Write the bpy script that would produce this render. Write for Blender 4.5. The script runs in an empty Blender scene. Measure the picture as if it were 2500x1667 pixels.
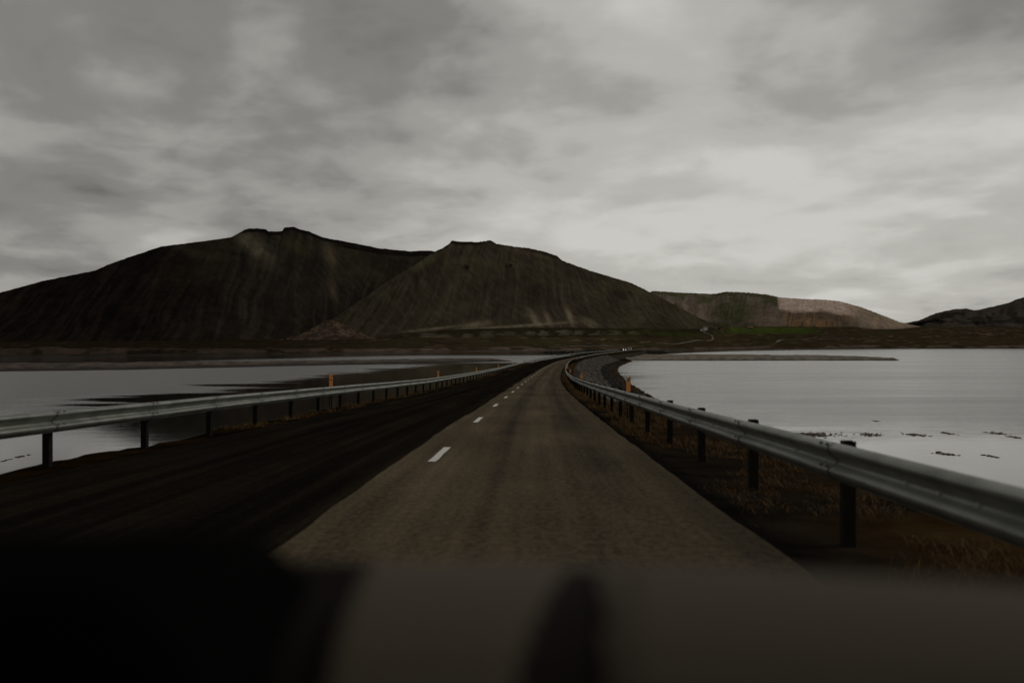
import bpy, bmesh, math, random
import numpy as np
from mathutils import Vector, Matrix

random.seed(7)
RNG = np.random.default_rng(11)
scene = bpy.context.scene
COL = scene.collection

# ------------------------------------------------------------------ camera
CAMZ = 6.5                       # metres above the water (water is z = 0)
FPX = 2700.0                     # focal length in photograph pixels (2500 wide)
HOR = 845.0                      # image row of the level horizon
cam_data = bpy.data.cameras.new("camera")
cam = bpy.data.objects.new("camera", cam_data)
COL.objects.link(cam)
cam.location = (0, 0, CAMZ)
cam.rotation_euler = (math.radians(90), 0, 0)
cam_data.sensor_width = 36.0
cam_data.lens = FPX / 2500.0 * 36.0
cam_data.shift_y = (HOR - 833.5) / 2500.0
cam_data.clip_start = 0.05
cam_data.clip_end = 40000
cam_data.dof.use_dof = True
cam_data.dof.focus_distance = 70.0
cam_data.dof.aperture_fstop = 1.8
scene.camera = cam

# ------------------------------------------------------------------ light
SUN_AZ, SUN_EL = 62.0, 36.0      # degrees clockwise from +Y, above horizon
world = bpy.data.worlds.new("World")
scene.world = world
world.use_nodes = True
wn = world.node_tree.nodes
wl = world.node_tree.links
wn.clear()


def N(nodes, typ, **kw):
    n = nodes.new(typ)
    for k, v in kw.items():
        if k == 'inp':
            for i, val in v.items():
                n.inputs[i].default_value = val
        else:
            setattr(n, k, v)
    return n


def vmath(nodes, links, op, a, b):
    m = N(nodes, 'ShaderNodeMath', operation=op)
    for i, q in enumerate((a, b)):
        if q is None:
            continue
        if isinstance(q, (int, float)):
            m.inputs[i].default_value = q
        else:
            links.new(q, m.inputs[i])
    return m.outputs[0]


def ramp(nodes, links, fac, stops, interp='LINEAR'):
    r = N(nodes, 'ShaderNodeValToRGB')
    r.color_ramp.interpolation = interp
    el = r.color_ramp.elements
    while len(el) < len(stops):
        el.new(0.5)
    for e, (p, c) in zip(el, stops):
        e.position = p
        e.color = (c[0], c[1], c[2], 1) if not isinstance(c, (int, float)) else (c, c, c, 1)
    links.new(fac, r.inputs[0])
    return r.outputs[0]


def build_world():
    sky = N(wn, 'ShaderNodeTexSky', sky_type='NISHITA', sun_disc=False)
    sky.sun_elevation = math.radians(SUN_EL)
    sky.sun_rotation = math.radians(SUN_AZ)
    bg1 = N(wn, 'ShaderNodeBackground')
    bg1.inputs[1].default_value = 0.07
    wl.new(sky.outputs[0], bg1.inputs[0])
    # an even cloud deck: the view direction meets a flat layer overhead
    tc = N(wn, 'ShaderNodeTexCoord')
    sep = N(wn, 'ShaderNodeSeparateXYZ')
    wl.new(tc.outputs['Generated'], sep.inputs[0])
    zc = vmath(wn, wl, 'MAXIMUM', sep.outputs[2], 0.0)
    den = vmath(wn, wl, 'ADD', zc, 0.19)
    px = vmath(wn, wl, 'DIVIDE', sep.outputs[0], den)
    py = vmath(wn, wl, 'DIVIDE', sep.outputs[1], den)
    comb = N(wn, 'ShaderNodeCombineXYZ')
    wl.new(px, comb.inputs[0]); wl.new(py, comb.inputs[1])

    def noise(scale, detail, rough, dist, off, sx=1.0, sy=1.0):
        mp = N(wn, 'ShaderNodeMapping')
        mp.inputs['Location'].default_value = off
        mp.inputs['Scale'].default_value = (sx, sy, 1)
        wl.new(comb.outputs[0], mp.inputs[0])
        n = N(wn, 'ShaderNodeTexNoise')
        n.inputs['Scale'].default_value = scale
        n.inputs['Detail'].default_value = detail
        n.inputs['Roughness'].default_value = rough
        n.inputs['Distortion'].default_value = dist
        wl.new(mp.outputs[0], n.inputs['Vector'])
        return n.outputs[0]
    big = noise(0.9, 2.0, 0.5, 0.3, CLOUD_OFF[0])
    mid = noise(2.3, 5.0, 0.50, 0.25, CLOUD_OFF[1], 1.0, 0.85)
    fin = noise(7.0, 5.0, 0.52, 0.3, CLOUD_OFF[2], 1.0, 0.8)
    a = vmath(wn, wl, 'MULTIPLY', big, 0.40)
    b = vmath(wn, wl, 'MULTIPLY', mid, 0.48)
    c = vmath(wn, wl, 'MULTIPLY', fin, 0.12)
    t = vmath(wn, wl, 'ADD', vmath(wn, wl, 'ADD', a, b), c)
    # bright cloud gap low ahead; overhead darkening is added to cut light on the ground
    dn = N(wn, 'ShaderNodeVectorMath', operation='DOT_PRODUCT')
    wl.new(tc.outputs['Generated'], dn.inputs[0])
    a0, e0 = math.radians(12.0), math.radians(3.0)
    dn.inputs[1].default_value = (math.sin(a0) * math.cos(e0), math.cos(a0) * math.cos(e0), math.sin(e0))
    gm = N(wn, 'ShaderNodeMapRange', interpolation_type='SMOOTHERSTEP')
    gm.inputs[1].default_value = math.cos(math.radians(28)); gm.inputs[2].default_value = 1.0
    wl.new(dn.outputs['Value'], gm.inputs[0])
    t = vmath(wn, wl, 'ADD', t, vmath(wn, wl, 'MULTIPLY', gm.outputs[0], 0.185))
    t = vmath(wn, wl, 'SUBTRACT', t, vmath(wn, wl, 'ADD', vmath(wn, wl, 'MULTIPLY', zc, 0.10), 0.048))
    col = ramp(wn, wl, t, [(0.27, (0.118, 0.115, 0.110)), (0.40, (0.248, 0.239, 0.226)),
                           (0.50, (0.372, 0.358, 0.336)), (0.60, (0.508, 0.492, 0.460)),
                           (0.72, (0.648, 0.632, 0.596))], 'EASE')
    dk = N(wn, 'ShaderNodeMix', data_type='RGBA', blend_type='MULTIPLY')
    dk.inputs[0].default_value = 1.0
    wl.new(col, dk.inputs[6])
    zf_ = vmath(wn, wl, 'SUBTRACT', 1.0, vmath(wn, wl, 'MULTIPLY', zc, 0.40))
    cz = N(wn, 'ShaderNodeCombineColor')
    for q in range(3): wl.new(zf_, cz.inputs[q])
    wl.new(cz.outputs[0], dk.inputs[7])
    col = dk.outputs[2]
    bg2 = N(wn, 'ShaderNodeBackground')
    bg2.inputs[1].default_value = 1.0
    wl.new(col, bg2.inputs[0])
    mix = N(wn, 'ShaderNodeMixShader')
    mix.inputs[0].default_value = 0.985
    wl.new(bg1.outputs[0], mix.inputs[1]); wl.new(bg2.outputs[0], mix.inputs[2])
    out = N(wn, 'ShaderNodeOutputWorld')
    wl.new(mix.outputs[0], out.inputs[0])


CLOUD_OFF = [(7.3, 4.1, 0.0), (2.9, 1.2, 0.0), (8.0, 2.0, 0.0)]
build_world()

sun_data = bpy.data.lights.new("sun", 'SUN')
sun_data.energy = 0.8
sun_data.angle = math.radians(30)
sun_data.color = (1.0, 0.95, 0.88)
sun = bpy.data.objects.new("sun", sun_data)
COL.objects.link(sun)
az, el = math.radians(SUN_AZ), math.radians(SUN_EL)
sd = Vector((math.sin(az) * math.cos(el), math.cos(az) * math.cos(el), math.sin(el)))
sun.rotation_euler = sd.to_track_quat('Z', 'Y').to_euler()
sun.location = (0, 0, 60)

vs = scene.view_settings
vs.view_transform = 'Standard'
vs.look = 'None'
vs.exposure = 0.0
vs.gamma = 1.0
vs.use_curve_mapping = False
scene.render.resolution_x = 1024
scene.render.resolution_y = 682

# ------------------------------------------------------------------ helpers


def tag(o, label=None, cat=None, group=None, kind=None):
    if label: o['label'] = label
    if cat: o['category'] = cat
    if group: o['group'] = group
    if kind: o['kind'] = kind
    return o


def mesh_from(name, verts, faces, smooth=False):
    me = bpy.data.meshes.new(name)
    me.from_pydata([tuple(map(float, v)) for v in verts], [], faces)
    if smooth:
        me.polygons.foreach_set('use_smooth', [True] * len(me.polygons))
    me.update()
    return me


def fast_mesh(name, co, quads, smooth=True):
    """numpy arrays -> mesh; quads (n,4) or (n,3)"""
    me = bpy.data.meshes.new(name)
    n, k = quads.shape
    me.vertices.add(len(co)); me.loops.add(n * k); me.polygons.add(n)
    me.vertices.foreach_set('co', np.ascontiguousarray(co, dtype=np.float32).ravel())
    me.loops.foreach_set('vertex_index', np.ascontiguousarray(quads, dtype=np.int32).ravel())
    me.polygons.foreach_set('loop_start', np.arange(0, n * k, k, dtype=np.int32))
    me.polygons.foreach_set('use_smooth', np.full(n, smooth, dtype=bool))
    me.update(calc_edges=True)
    return me


def grid_quads(nr, nc):
    i = np.arange(nr - 1)[:, None] * nc + np.arange(nc - 1)[None, :]
    return np.stack([i, i + 1, i + nc + 1, i + nc], -1).reshape(-1, 4)


def set_col(me, rgb, name="Col"):
    at = me.color_attributes.new(name, 'FLOAT_COLOR', 'POINT')
    c = np.ones((len(me.vertices), 4), dtype=np.float32)
    c[:, :3] = rgb
    at.data.foreach_set('color', c.ravel())


def set_uv(me, uv):
    lay = me.uv_layers.new(name="UVMap")
    li = np.empty(len(me.loops), dtype=np.int32)
    me.loops.foreach_get('vertex_index', li)
    lay.data.foreach_set('uv', np.ascontiguousarray(uv[li], dtype=np.float32).ravel())


def obj(name, me, mat=None, parent=None):
    o = bpy.data.objects.new(name, me)
    COL.objects.link(o)
    if mat and me and len(me.materials) == 0:
        me.materials.append(mat)
    if parent: o.parent = parent
    return o


def empty(name, loc=(0, 0, 0), rz=0.0):
    o = bpy.data.objects.new(name, None)
    o.empty_display_size = 0.2
    COL.objects.link(o)
    o.location = loc
    o.rotation_euler = (0, 0, rz)
    return o


def box_geo(x0, x1, y0, y1, z0, z1):
    v = [(x0, y0, z0), (x1, y0, z0), (x1, y1, z0), (x0, y1, z0), (x0, y0, z1), (x1, y0, z1), (x1, y1, z1), (x0, y1, z1)]
    f = [(0, 3, 2, 1), (4, 5, 6, 7), (0, 1, 5, 4), (1, 2, 6, 5), (2, 3, 7, 6), (3, 0, 4, 7)]
    return v, f


def box_mesh(name, *a, bevel=0.0):
    v, f = box_geo(*a)
    me = mesh_from(name, v, f)
    if bevel:
        bm = bmesh.new(); bm.from_mesh(me)
        bmesh.ops.bevel(bm, geom=bm.edges[:], offset=bevel, segments=2, affect='EDGES', profile=0.6)
        bm.to_mesh(me); bm.free()
    return me


def prism_mesh(name, poly, axis, a, b, bevel=0.0):
    """poly: 2D points; axis 'x': poly=(y,z); 'y': poly=(x,z); 'z': poly=(x,y)"""
    n = len(poly)
    v = []
    for t in (a, b):
        for p, q in poly:
            v.append({'x': (t, p, q), 'y': (p, t, q), 'z': (p, q, t)}[axis])
    f = [tuple(range(n)), tuple(range(2 * n - 1, n - 1, -1))]
    for i in range(n):
        j = (i + 1) % n
        f.append((i, i + n, j + n, j))
    me = mesh_from(name, v, f)
    bm = bmesh.new(); bm.from_mesh(me)
    bmesh.ops.recalc_face_normals(bm, faces=bm.faces[:])
    if bevel:
        bmesh.ops.bevel(bm, geom=bm.edges[:], offset=bevel, segments=2, affect='EDGES')
    bm.to_mesh(me); bm.free()
    return me


def join_geo(parts):
    V, F = [], []
    for v, f in parts:
        o = len(V)
        V += list(v)
        F += [tuple(i + o for i in q) for q in f]
    return V, F


# value noise -------------------------------------------------------
def _h(ix, iy, seed):
    n = (ix.astype(np.int64) * 374761393 + iy.astype(np.int64) * 668265263 + seed * 1274126177) & 0xFFFFFFFF
    n = ((n ^ (n >> 13)) * 1274126177) & 0xFFFFFFFF
    n = n ^ (n >> 16)
    return (n & 0xFFFF) / 65535.0


def vnoise(x, y, seed=0):
    x = np.asarray(x, float); y = np.asarray(y, float)
    x, y = np.broadcast_arrays(x, y)
    ix = np.floor(x); iy = np.floor(y)
    fx = x - ix; fy = y - iy
    fx = fx * fx * fx * (fx * (fx * 6 - 15) + 10); fy = fy * fy * fy * (fy * (fy * 6 - 15) + 10)
    ix = ix.astype(np.int64); iy = iy.astype(np.int64)
    a = _h(ix, iy, seed); b = _h(ix + 1, iy, seed); c = _h(ix, iy + 1, seed); d = _h(ix + 1, iy + 1, seed)
    return (a * (1 - fx) + b * fx) * (1 - fy) + (c * (1 - fx) + d * fx) * fy


def fbm(x, y, seed=0, octv=4, gain=0.5):
    s = 0; a = 1; t = 0
    for o in range(octv):
        s = s + a * vnoise(np.asarray(x) * 2 ** o, np.asarray(y) * 2 ** o, seed + o * 17)
        t += a; a *= gain
    return s / t


def sstep(a, b, x):
    t = np.clip((x - a) / (b - a), 0, 1)
    return t * t * (3 - 2 * t)


def lerp(a, b, t):
    return a + (b - a) * t


# ------------------------------------------------------------------ materials
def new_mat(name):
    m = bpy.data.materials.new(name)
    m.use_nodes = True
    nt = m.node_tree
    return m, nt.nodes, nt.links, nt.nodes['Principled BSDF']


def simple_mat(name, color, rough=0.7, metal=0.0, spec=0.5, var=0.25, scale=6.0, bump=0.0, coord='Object'):
    m, n, l, b = new_mat(name)
    tc = N(n, 'ShaderNodeTexCoord')
    no = N(n, 'ShaderNodeTexNoise')
    no.inputs['Scale'].default_value = scale
    no.inputs['Detail'].default_value = 5
    l.new(tc.outputs[coord], no.inputs['Vector'])
    c = ramp(n, l, no.outputs[0], [(0.3, tuple(v * (1 - var) for v in color)), (0.7, tuple(min(1, v * (1 + var)) for v in color))])
    l.new(c, b.inputs['Base Color'])
    b.inputs['Roughness'].default_value = rough
    b.inputs['Metallic'].default_value = metal
    b.inputs['Specular IOR Level'].default_value = spec
    if bump:
        bp = N(n, 'ShaderNodeBump')
        bp.inputs['Strength'].default_value = bump
        l.new(no.outputs[0], bp.inputs['Height'])
        l.new(bp.outputs[0], b.inputs['Normal'])
    return m


def attr_mat(name, scale=(0.05, 0.05, 0.05), var=0.35, rough=0.95, bump=0.0, bdist=1.0, detail=6, spec=0.15):
    m, n, l, b = new_mat(name)
    at = N(n, 'ShaderNodeAttribute', attribute_name="Col")
    tc = N(n, 'ShaderNodeTexCoord')
    mp = N(n, 'ShaderNodeMapping')
    mp.inputs['Scale'].default_value = scale
    l.new(tc.outputs['Object'], mp.inputs[0])
    no = N(n, 'ShaderNodeTexNoise')
    no.inputs['Scale'].default_value = 1.0
    no.inputs['Detail'].default_value = detail
    no.inputs['Roughness'].default_value = 0.65
    l.new(mp.outputs[0], no.inputs['Vector'])
    v = ramp(n, l, no.outputs[0], [(0.25, 1 - var), (0.75, 1 + var)])
    mx = N(n, 'ShaderNodeMix', data_type='RGBA', blend_type='MULTIPLY')
    mx.inputs[0].default_value = 1.0
    l.new(at.outputs['Color'], mx.inputs[6]); l.new(v, mx.inputs[7])
    l.new(mx.outputs[2], b.inputs['Base Color'])
    b.inputs['Roughness'].default_value = rough
    b.inputs['Specular IOR Level'].default_value = spec
    if bump:
        bp = N(n, 'ShaderNodeBump')
        bp.inputs['Strength'].default_value = bump
        bp.inputs['Distance'].default_value = bdist
        l.new(no.outputs[0], bp.inputs['Height'])
        l.new(bp.outputs[0], b.inputs['Normal'])
    return m


def asphalt_mat(name, base, tint, tracks, rough=0.85, spec=0.25, streak=0.35):
    """UV = (offset from centre line, distance along road) in metres"""
    m, n, l, b = new_mat(name)
    uv = N(n, 'ShaderNodeUVMap')
    sep = N(n, 'ShaderNodeSeparateXYZ')
    l.new(uv.outputs[0], sep.inputs[0])

    def ns(sx, sy, detail=5, r=0.6, off=0.0):
        mp = N(n, 'ShaderNodeMapping')
        mp.inputs['Scale'].default_value = (sx, sy, 1)
        mp.inputs['Location'].default_value = (off, off * 0.7, 0)
        l.new(uv.outputs[0], mp.inputs[0])
        q = N(n, 'ShaderNodeTexNoise')
        q.inputs['Scale'].default_value = 1.0
        q.inputs['Detail'].default_value = detail
        q.inputs['Roughness'].default_value = r
        l.new(mp.outputs[0], q.inputs['Vector'])
        return q.outputs[0]
    grain = ns(15, 6, 5, 0.85)
    patch = ns(0.7, 0.16, 5, 0.6, 3.0)
    strk = ns(3.2, 0.035, 4, 0.6, 9.0)
    # worn wheel tracks
    tr = None
    for c0, w in tracks:
        dd = vmath(n, l, 'DIVIDE', vmath(n, l, 'SUBTRACT', sep.outputs[0], c0), w)
        g = vmath(n, l, 'POWER', 2.718, vmath(n, l, 'MULTIPLY', vmath(n, l, 'MULTIPLY', dd, dd), -1.0))
        tr = g if tr is None else vmath(n, l, 'ADD', tr, g)
    f = vmath(n, l, 'MULTIPLY', grain, 1.5)
    f = vmath(n, l, 'ADD', f, vmath(n, l, 'MULTIPLY', patch, 0.8))
    f = vmath(n, l, 'ADD', f, vmath(n, l, 'MULTIPLY', strk, streak * 2))
    f = vmath(n, l, 'SUBTRACT', f, vmath(n, l, 'MULTIPLY', tr, 0.22))
    f = vmath(n, l, 'DIVIDE', f, 2.3 + streak * 2)
    c = ramp(n, l, f, [(0.36, tuple(v * 0.30 for v in base)), (0.5, base), (0.64, tuple(v * 2.0 * t for v, t in zip(base, tint)))])
    l.new(c, b.inputs['Base Color'])
    b.inputs['Roughness'].default_value = rough
    b.inputs['Specular IOR Level'].default_value = spec
    bp = N(n, 'ShaderNodeBump')
    bp.inputs['Strength'].default_value = 0.5
    bp.inputs['Distance'].default_value = 0.006
    l.new(grain, bp.inputs['Height'])
    l.new(bp.outputs[0], b.inputs['Normal'])
    return m


M = {}
M['asphalt_old'] = asphalt_mat('asphalt_worn', (0.100, 0.078, 0.049), (1.0, 0.97, 0.90), [(0.95, 0.28), (2.45, 0.34)], rough=1.0, spec=0.02)
M['asphalt_new'] = asphalt_mat('asphalt_fresh', (0.014, 0.0115, 0.0085), (1.25, 1.15, 1.05), [(-1.2, 0.3), (-2.9, 0.35)], rough=1.0, spec=0.0, streak=0.9)
M['paint'] = simple_mat('road_paint', (0.74, 0.72, 0.68), 0.7, var=0.12, scale=9)
M['galv'] = simple_mat('galvanised_steel', (0.235, 0.243, 0.217), 0.5, metal=0.85, var=0.22, scale=2.5, bump=0.03)
M['post'] = simple_mat('dark_post', (0.010, 0.009, 0.008), 0.9, var=0.3, scale=9, spec=0.08)
M['slot'] = simple_mat('slot_dark', (0.02, 0.02, 0.02), 0.7, var=0.1)
M['bolt'] = simple_mat('bolt_zinc', (0.62, 0.62, 0.58), 0.35, metal=0.6, var=0.05)
M['orange'] = simple_mat('orange_plastic', (0.92, 0.36, 0.085), 0.55, var=0.1, scale=7)
M['reflector'] = simple_mat('grey_reflector', (0.22, 0.23, 0.2), 0.3, var=0.1)
M['reflector_dark'] = simple_mat('dark_reflector', (0.10, 0.05, 0.02), 0.35, var=0.1)
M['land'] = attr_mat('land', (0.03, 0.03, 0.03), 0.4, bump=0.4, bdist=2.0, spec=0.0)
M['mount'] = attr_mat('mountain_scree', (0.06, 0.06, 0.022), 0.42, detail=8, bump=0.6, bdist=3.0, spec=0.0)
M['bank'] = attr_mat('bank', (1.3, 1.3, 1.3), 0.7, bump=0.6, bdist=0.12, spec=0.0)
M['spit'] = attr_mat('gravel_spit', (0.12, 0.12, 0.3), 0.45, bump=0.4, bdist=0.3)
M['blade'] = attr_mat('dry_grass', (3, 3, 3), 0.2, rough=0.8)
M['rock'] = simple_mat('riprap_rock', (0.078, 0.066, 0.054), 0.9, var=0.75, scale=1.1, bump=0.4, spec=0.25)
M['rock_dark'] = simple_mat('wet_rock', (0.016, 0.014, 0.011), 0.8, var=0.5, scale=0.6, bump=0.4, spec=0.2)
M['weed'] = simple_mat('seaweed', (0.060, 0.026, 0.008), 0.7, var=0.5, scale=2.0, bump=0.4)

# ------------------------------------------------------------------ road line
# centre line: forward distance, offset to the right, drop below the camera
CL = np.array([(-260, -2.2, -1.2), (-120, -2.1, -0.6), (-40, -1.75, -0.75), (0, -1.45, -1.36), (17.7, -1.15, -1.73), (29.7, -0.92, -1.98),
               (41.7, -0.62, -2.23), (65.6, 0.04, -2.72), (89.6, 0.80, -3.10), (113.6, 1.69, -3.39), (137.5, 2.75, -3.62),
               (161.5, 3.92, -3.79), (185.4, 5.20, -3.87), (209.4, 6.62, -3.94), (233.4, 8.16, -3.98), (314, 14.9, -3.90),
               (374, 22.0, -3.72), (461, 34.6, -3.42), (565, 51.9, -3.08), (687, 71.5, -2.86), (800, 89.0, -3.05), (1000, 112.0, -3.6),
               (1400, 145.0, -3.9), (1900, 200.0, -3.9), (2700, 300.0, -2.0)])


def hermite(xs, ys, q):
    m = np.gradient(ys, xs)
    i = np.clip(np.searchsorted(xs, q) - 1, 0, len(xs) - 2)
    h = xs[i + 1] - xs[i]; t = (q - xs[i]) / h
    return ((2 * t**3 - 3 * t**2 + 1) * ys[i] + (t**3 - 2 * t**2 + t) * h * m[i] + (-2 * t**3 + 3 * t**2) * ys[i + 1] + (t**3 - t**2) * h * m[i + 1])


_y = np.arange(-250, 2600, 1.0)
_x = hermite(CL[:, 0], CL[:, 1], _y)
_z = hermite(CL[:, 0], CL[:, 2], _y)
_k = np.exp(-0.5 * (np.arange(-24, 25) / 8.0) ** 2); _k /= _k.sum()


def _sm(a):
    p = np.concatenate([np.linspace(a[0] - 24 * (a[1] - a[0]), a[0], 24, endpoint=False), a, np.linspace(a[-1], a[-1] + 24 * (a[-1] - a[-2]), 25)[1:]])
    return np.convolve(p, _k, 'valid')


_x = _sm(_x); _z = _sm(_z) + CAMZ
_s = np.concatenate([[0], np.cumsum(np.hypot(np.diff(_y), np.diff(_x)))])
_s -= np.interp(0, _y, _s)                    # s = 0 at the camera


def frame(s, off=0.0):
    """point on the road surface at distance s, offset to the right; tangent angle"""
    s = np.asarray(s, float)
    x = np.interp(s, _s, _x); y = np.interp(s, _s, _y); z = np.interp(s, _s, _z)
    dx = np.interp(s + 1, _s, _x) - np.interp(s - 1, _s, _x)
    dy = np.interp(s + 1, _s, _y) - np.interp(s - 1, _s, _y)
    L = np.hypot(dx, dy); tx, ty = dx / L, dy / L
    return x + ty * off, y - tx * off, z, tx, ty


def strip(name, s, offs, dz, mat, parent=None, smooth=True):
    """sheet along the road; offs: list of offsets or (len(s), k) array, dz same"""
    s = np.asarray(s, float)
    offs = np.broadcast_to(np.asarray(offs, float), (len(s), np.shape(offs)[-1]))
    dz = np.broadcast_to(np.asarray(dz, float), offs.shape)
    x, y, z, tx, ty = frame(s)
    co = np.stack([x[:, None] + ty[:, None] * offs, y[:, None] - tx[:, None] * offs, z[:, None] + dz], -1)
    me = fast_mesh(name, co.reshape(-1, 3), grid_quads(len(s), offs.shape[1]), smooth)
    uv = np.stack([offs, np.broadcast_to(s[:, None], offs.shape)], -1).reshape(-1, 2)
    set_uv(me, uv)
    return obj(name, me, mat, parent)


R_EDGE, L_EDGE = 3.30, -4.75
R_RAIL, L_RAIL = 3.98, -5.45
S_ROAD = np.concatenate([np.arange(-240, 60, 0.5), np.arange(60, 300, 2.0), np.arange(300, 2400, 6.0)])

# ------------------------------------------------------------------ water
def build_water():
    R = 30000.0
    me = mesh_from('water', [(-R, -R, 0), (R, -R, 0), (R, R, 0), (-R, R, 0)], [(0, 1, 2, 3)])
    m, n, l, b = new_mat('fjord_water')
    tc = N(n, 'ShaderNodeTexCoord')
    sep = N(n, 'ShaderNodeSeparateXYZ'); l.new(tc.outputs['Object'], sep.inputs[0])
    X, Y = sep.outputs[0], sep.outputs[1]

    def ns(sx, sy, detail, r=0.55, dist=0.0):
        mp = N(n, 'ShaderNodeMapping'); mp.inputs['Scale'].default_value = (sx, sy, 1)
        l.new(tc.outputs['Object'], mp.inputs[0])
        q = N(n, 'ShaderNodeTexNoise'); q.inputs['Scale'].default_value = 1.0
        q.inputs['Detail'].default_value = detail; q.inputs['Roughness'].default_value = r
        q.inputs['Distortion'].default_value = dist
        l.new(mp.outputs[0], q.inputs['Vector'])
        return q.outputs[0]
    # the causeway shelters a strip of calm water on its left side, the wind ruffles the rest
    cl = vmath(n, l, 'ADD', vmath(n, l, 'MULTIPLY', vmath(n, l, 'MULTIPLY', Y, Y), 0.000125), vmath(n, l, 'MULTIPLY', Y, 0.0125))
    off = vmath(n, l, 'SUBTRACT', vmath(n, l, 'SUBTRACT', X, cl), -1.45)
    gust = ns(0.012, 0.05, 6, 0.68)
    offn = vmath(n, l, 'ADD', off, vmath(n, l, 'MULTIPLY', vmath(n, l, 'SUBTRACT', gust, 0.5), 58.0))
    mr = N(n, 'ShaderNodeMapRange', interpolation_type='SMOOTHSTEP')
    mr.inputs[1].default_value = -46; mr.inputs[2].default_value = -58; mr.inputs[3].default_value = 0; mr.inputs[4].default_value = 1
    l.new(offn, mr.inputs[0])
    # far side of the sheltered bay lies calm again
    mf = N(n, 'ShaderNodeMapRange', interpolation_type='SMOOTHSTEP')
    mf.inputs[1].default_value = 430; mf.inputs[2].default_value = 330; mf.inputs[3].default_value = 0.1; mf.inputs[4].default_value = 1
    l.new(Y, mf.inputs[0])
    mrr = N(n, 'ShaderNodeMapRange', interpolation_type='SMOOTHSTEP')
    mrr.inputs[1].default_value = 2; mrr.inputs[2].default_value = 30; mrr.inputs[3].default_value = 0; mrr.inputs[4].default_value = 1
    l.new(offn, mrr.inputs[0])
    # close to the camera both sides are smooth
    mn = N(n, 'ShaderNodeMapRange', interpolation_type='SMOOTHSTEP')
    mn.inputs[1].default_value = 62; mn.inputs[2].default_value = 105; mn.inputs[3].default_value = 0.04; mn.inputs[4].default_value = 1
    l.new(vmath(n, l, 'ADD', Y, vmath(n, l, 'MULTIPLY', vmath(n, l, 'SUBTRACT', gust, 0.5), 60.0)), mn.inputs[0])
    left = vmath(n, l, 'MULTIPLY', mr.outputs[0], mf.outputs[0])
    # a ruffled band again beyond the left spit
    mb = N(n, 'ShaderNodeMapRange', interpolation_type='SMOOTHSTEP')
    mb.inputs[1].default_value = -210; mb.inputs[2].default_value = -120
    l.new(offn, mb.inputs[0])
    mc = N(n, 'ShaderNodeMapRange', interpolation_type='SMOOTHSTEP')
    mc.inputs[1].default_value = 420; mc.inputs[2].default_value = 450
    l.new(Y, mc.inputs[0])
    md = N(n, 'ShaderNodeMapRange', interpolation_type='SMOOTHSTEP')
    md.inputs[1].default_value = 900; md.inputs[2].default_value = 640
    l.new(Y, md.inputs[0])
    me_ = N(n, 'ShaderNodeMapRange', interpolation_type='SMOOTHSTEP')
    me_.inputs[1].default_value = 0; me_.inputs[2].default_value = -14
    l.new(off, me_.inputs[0])
    band = vmath(n, l, 'MULTIPLY', vmath(n, l, 'MULTIPLY', mb.outputs[0], mc.outputs[0]), vmath(n, l, 'MULTIPLY', md.outputs[0], me_.outputs[0]))
    left = vmath(n, l, 'MAXIMUM', left, band)
    strk = ns(0.008, 0.06, 5, 0.6)
    right = vmath(n, l, 'MULTIPLY', mrr.outputs[0], vmath(n, l, 'MULTIPLY', strk, 1.15))
    rip = vmath(n, l, 'MULTIPLY', vmath(n, l, 'MAXIMUM', left, right), mn.outputs[0])
    rough = vmath(n, l, 'ADD', vmath(n, l, 'MULTIPLY', rip, 0.27), 0.035)
    l.new(rough, b.inputs['Roughness'])
    w1 = ns(0.45, 1.5, 5, 0.65, 0.6)
    w2 = ns(0.16, 0.5, 3, 0.5)
    hgt = vmath(n, l, 'ADD', w1, vmath(n, l, 'MULTIPLY', w2, 1.5))
    bp = N(n, 'ShaderNodeBump'); bp.inputs['Distance'].default_value = 0.10
    l.new(vmath(n, l, 'ADD', vmath(n, l, 'MULTIPLY', rip, 0.85), 0.03), bp.inputs['Strength'])
    l.new(hgt, bp.inputs['Height']); l.new(bp.outputs[0], b.inputs['Normal'])
    b.inputs['Base Color'].default_value = (0.012, 0.013, 0.010, 1)
    b.inputs['IOR'].default_value = 1.6
    b.inputs['Specular IOR Level'].default_value = 1.0
    b.inputs['Specular Tint'].default_value = (1.0, 0.985, 0.92, 1)
    tag(obj('water', me, m), kind='structure')


build_water()

# ------------------------------------------------------------------ land
def P(px):
    return (np.asarray(px, float) - 1250.0) / FPX


def E_(py):
    return (HOR - np.asarray(py, float)) / FPX


K = 2500.0 / 2352.0
# shore line: photo column, shore distance / foot of the slopes: distance and row
SH = np.array([(-4000, 420), (-1200, 520), (0, 650), (500, 800), (900, 1030), (1250, 1460), (1420, 1800), (1640, 2300), (2000, 2500), (2500, 2900), (3600, 3300), (6000, 3600)], float)
FT = np.array([(-4000, 1900, 838), (-1200, 1800, 836), (0, 1750, 834), (500, 1760, 832), (780, 1800, 824), (900, 1760, 822), (1000, 1830, 812),
               (1150, 1930, 803), (1300, 2080, 800), (1550, 2400, 799), (1743, 2640, 799), (1800, 2900, 798), (1870, 2915, 797), (2000, 2925, 797), (2080, 2935, 797), (2200, 3080, 797), (2262, 3110, 797), (2330, 3600, 797), (2600, 3800, 797), (4000, 4200, 800), (6000, 4400, 810)], float)


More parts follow.
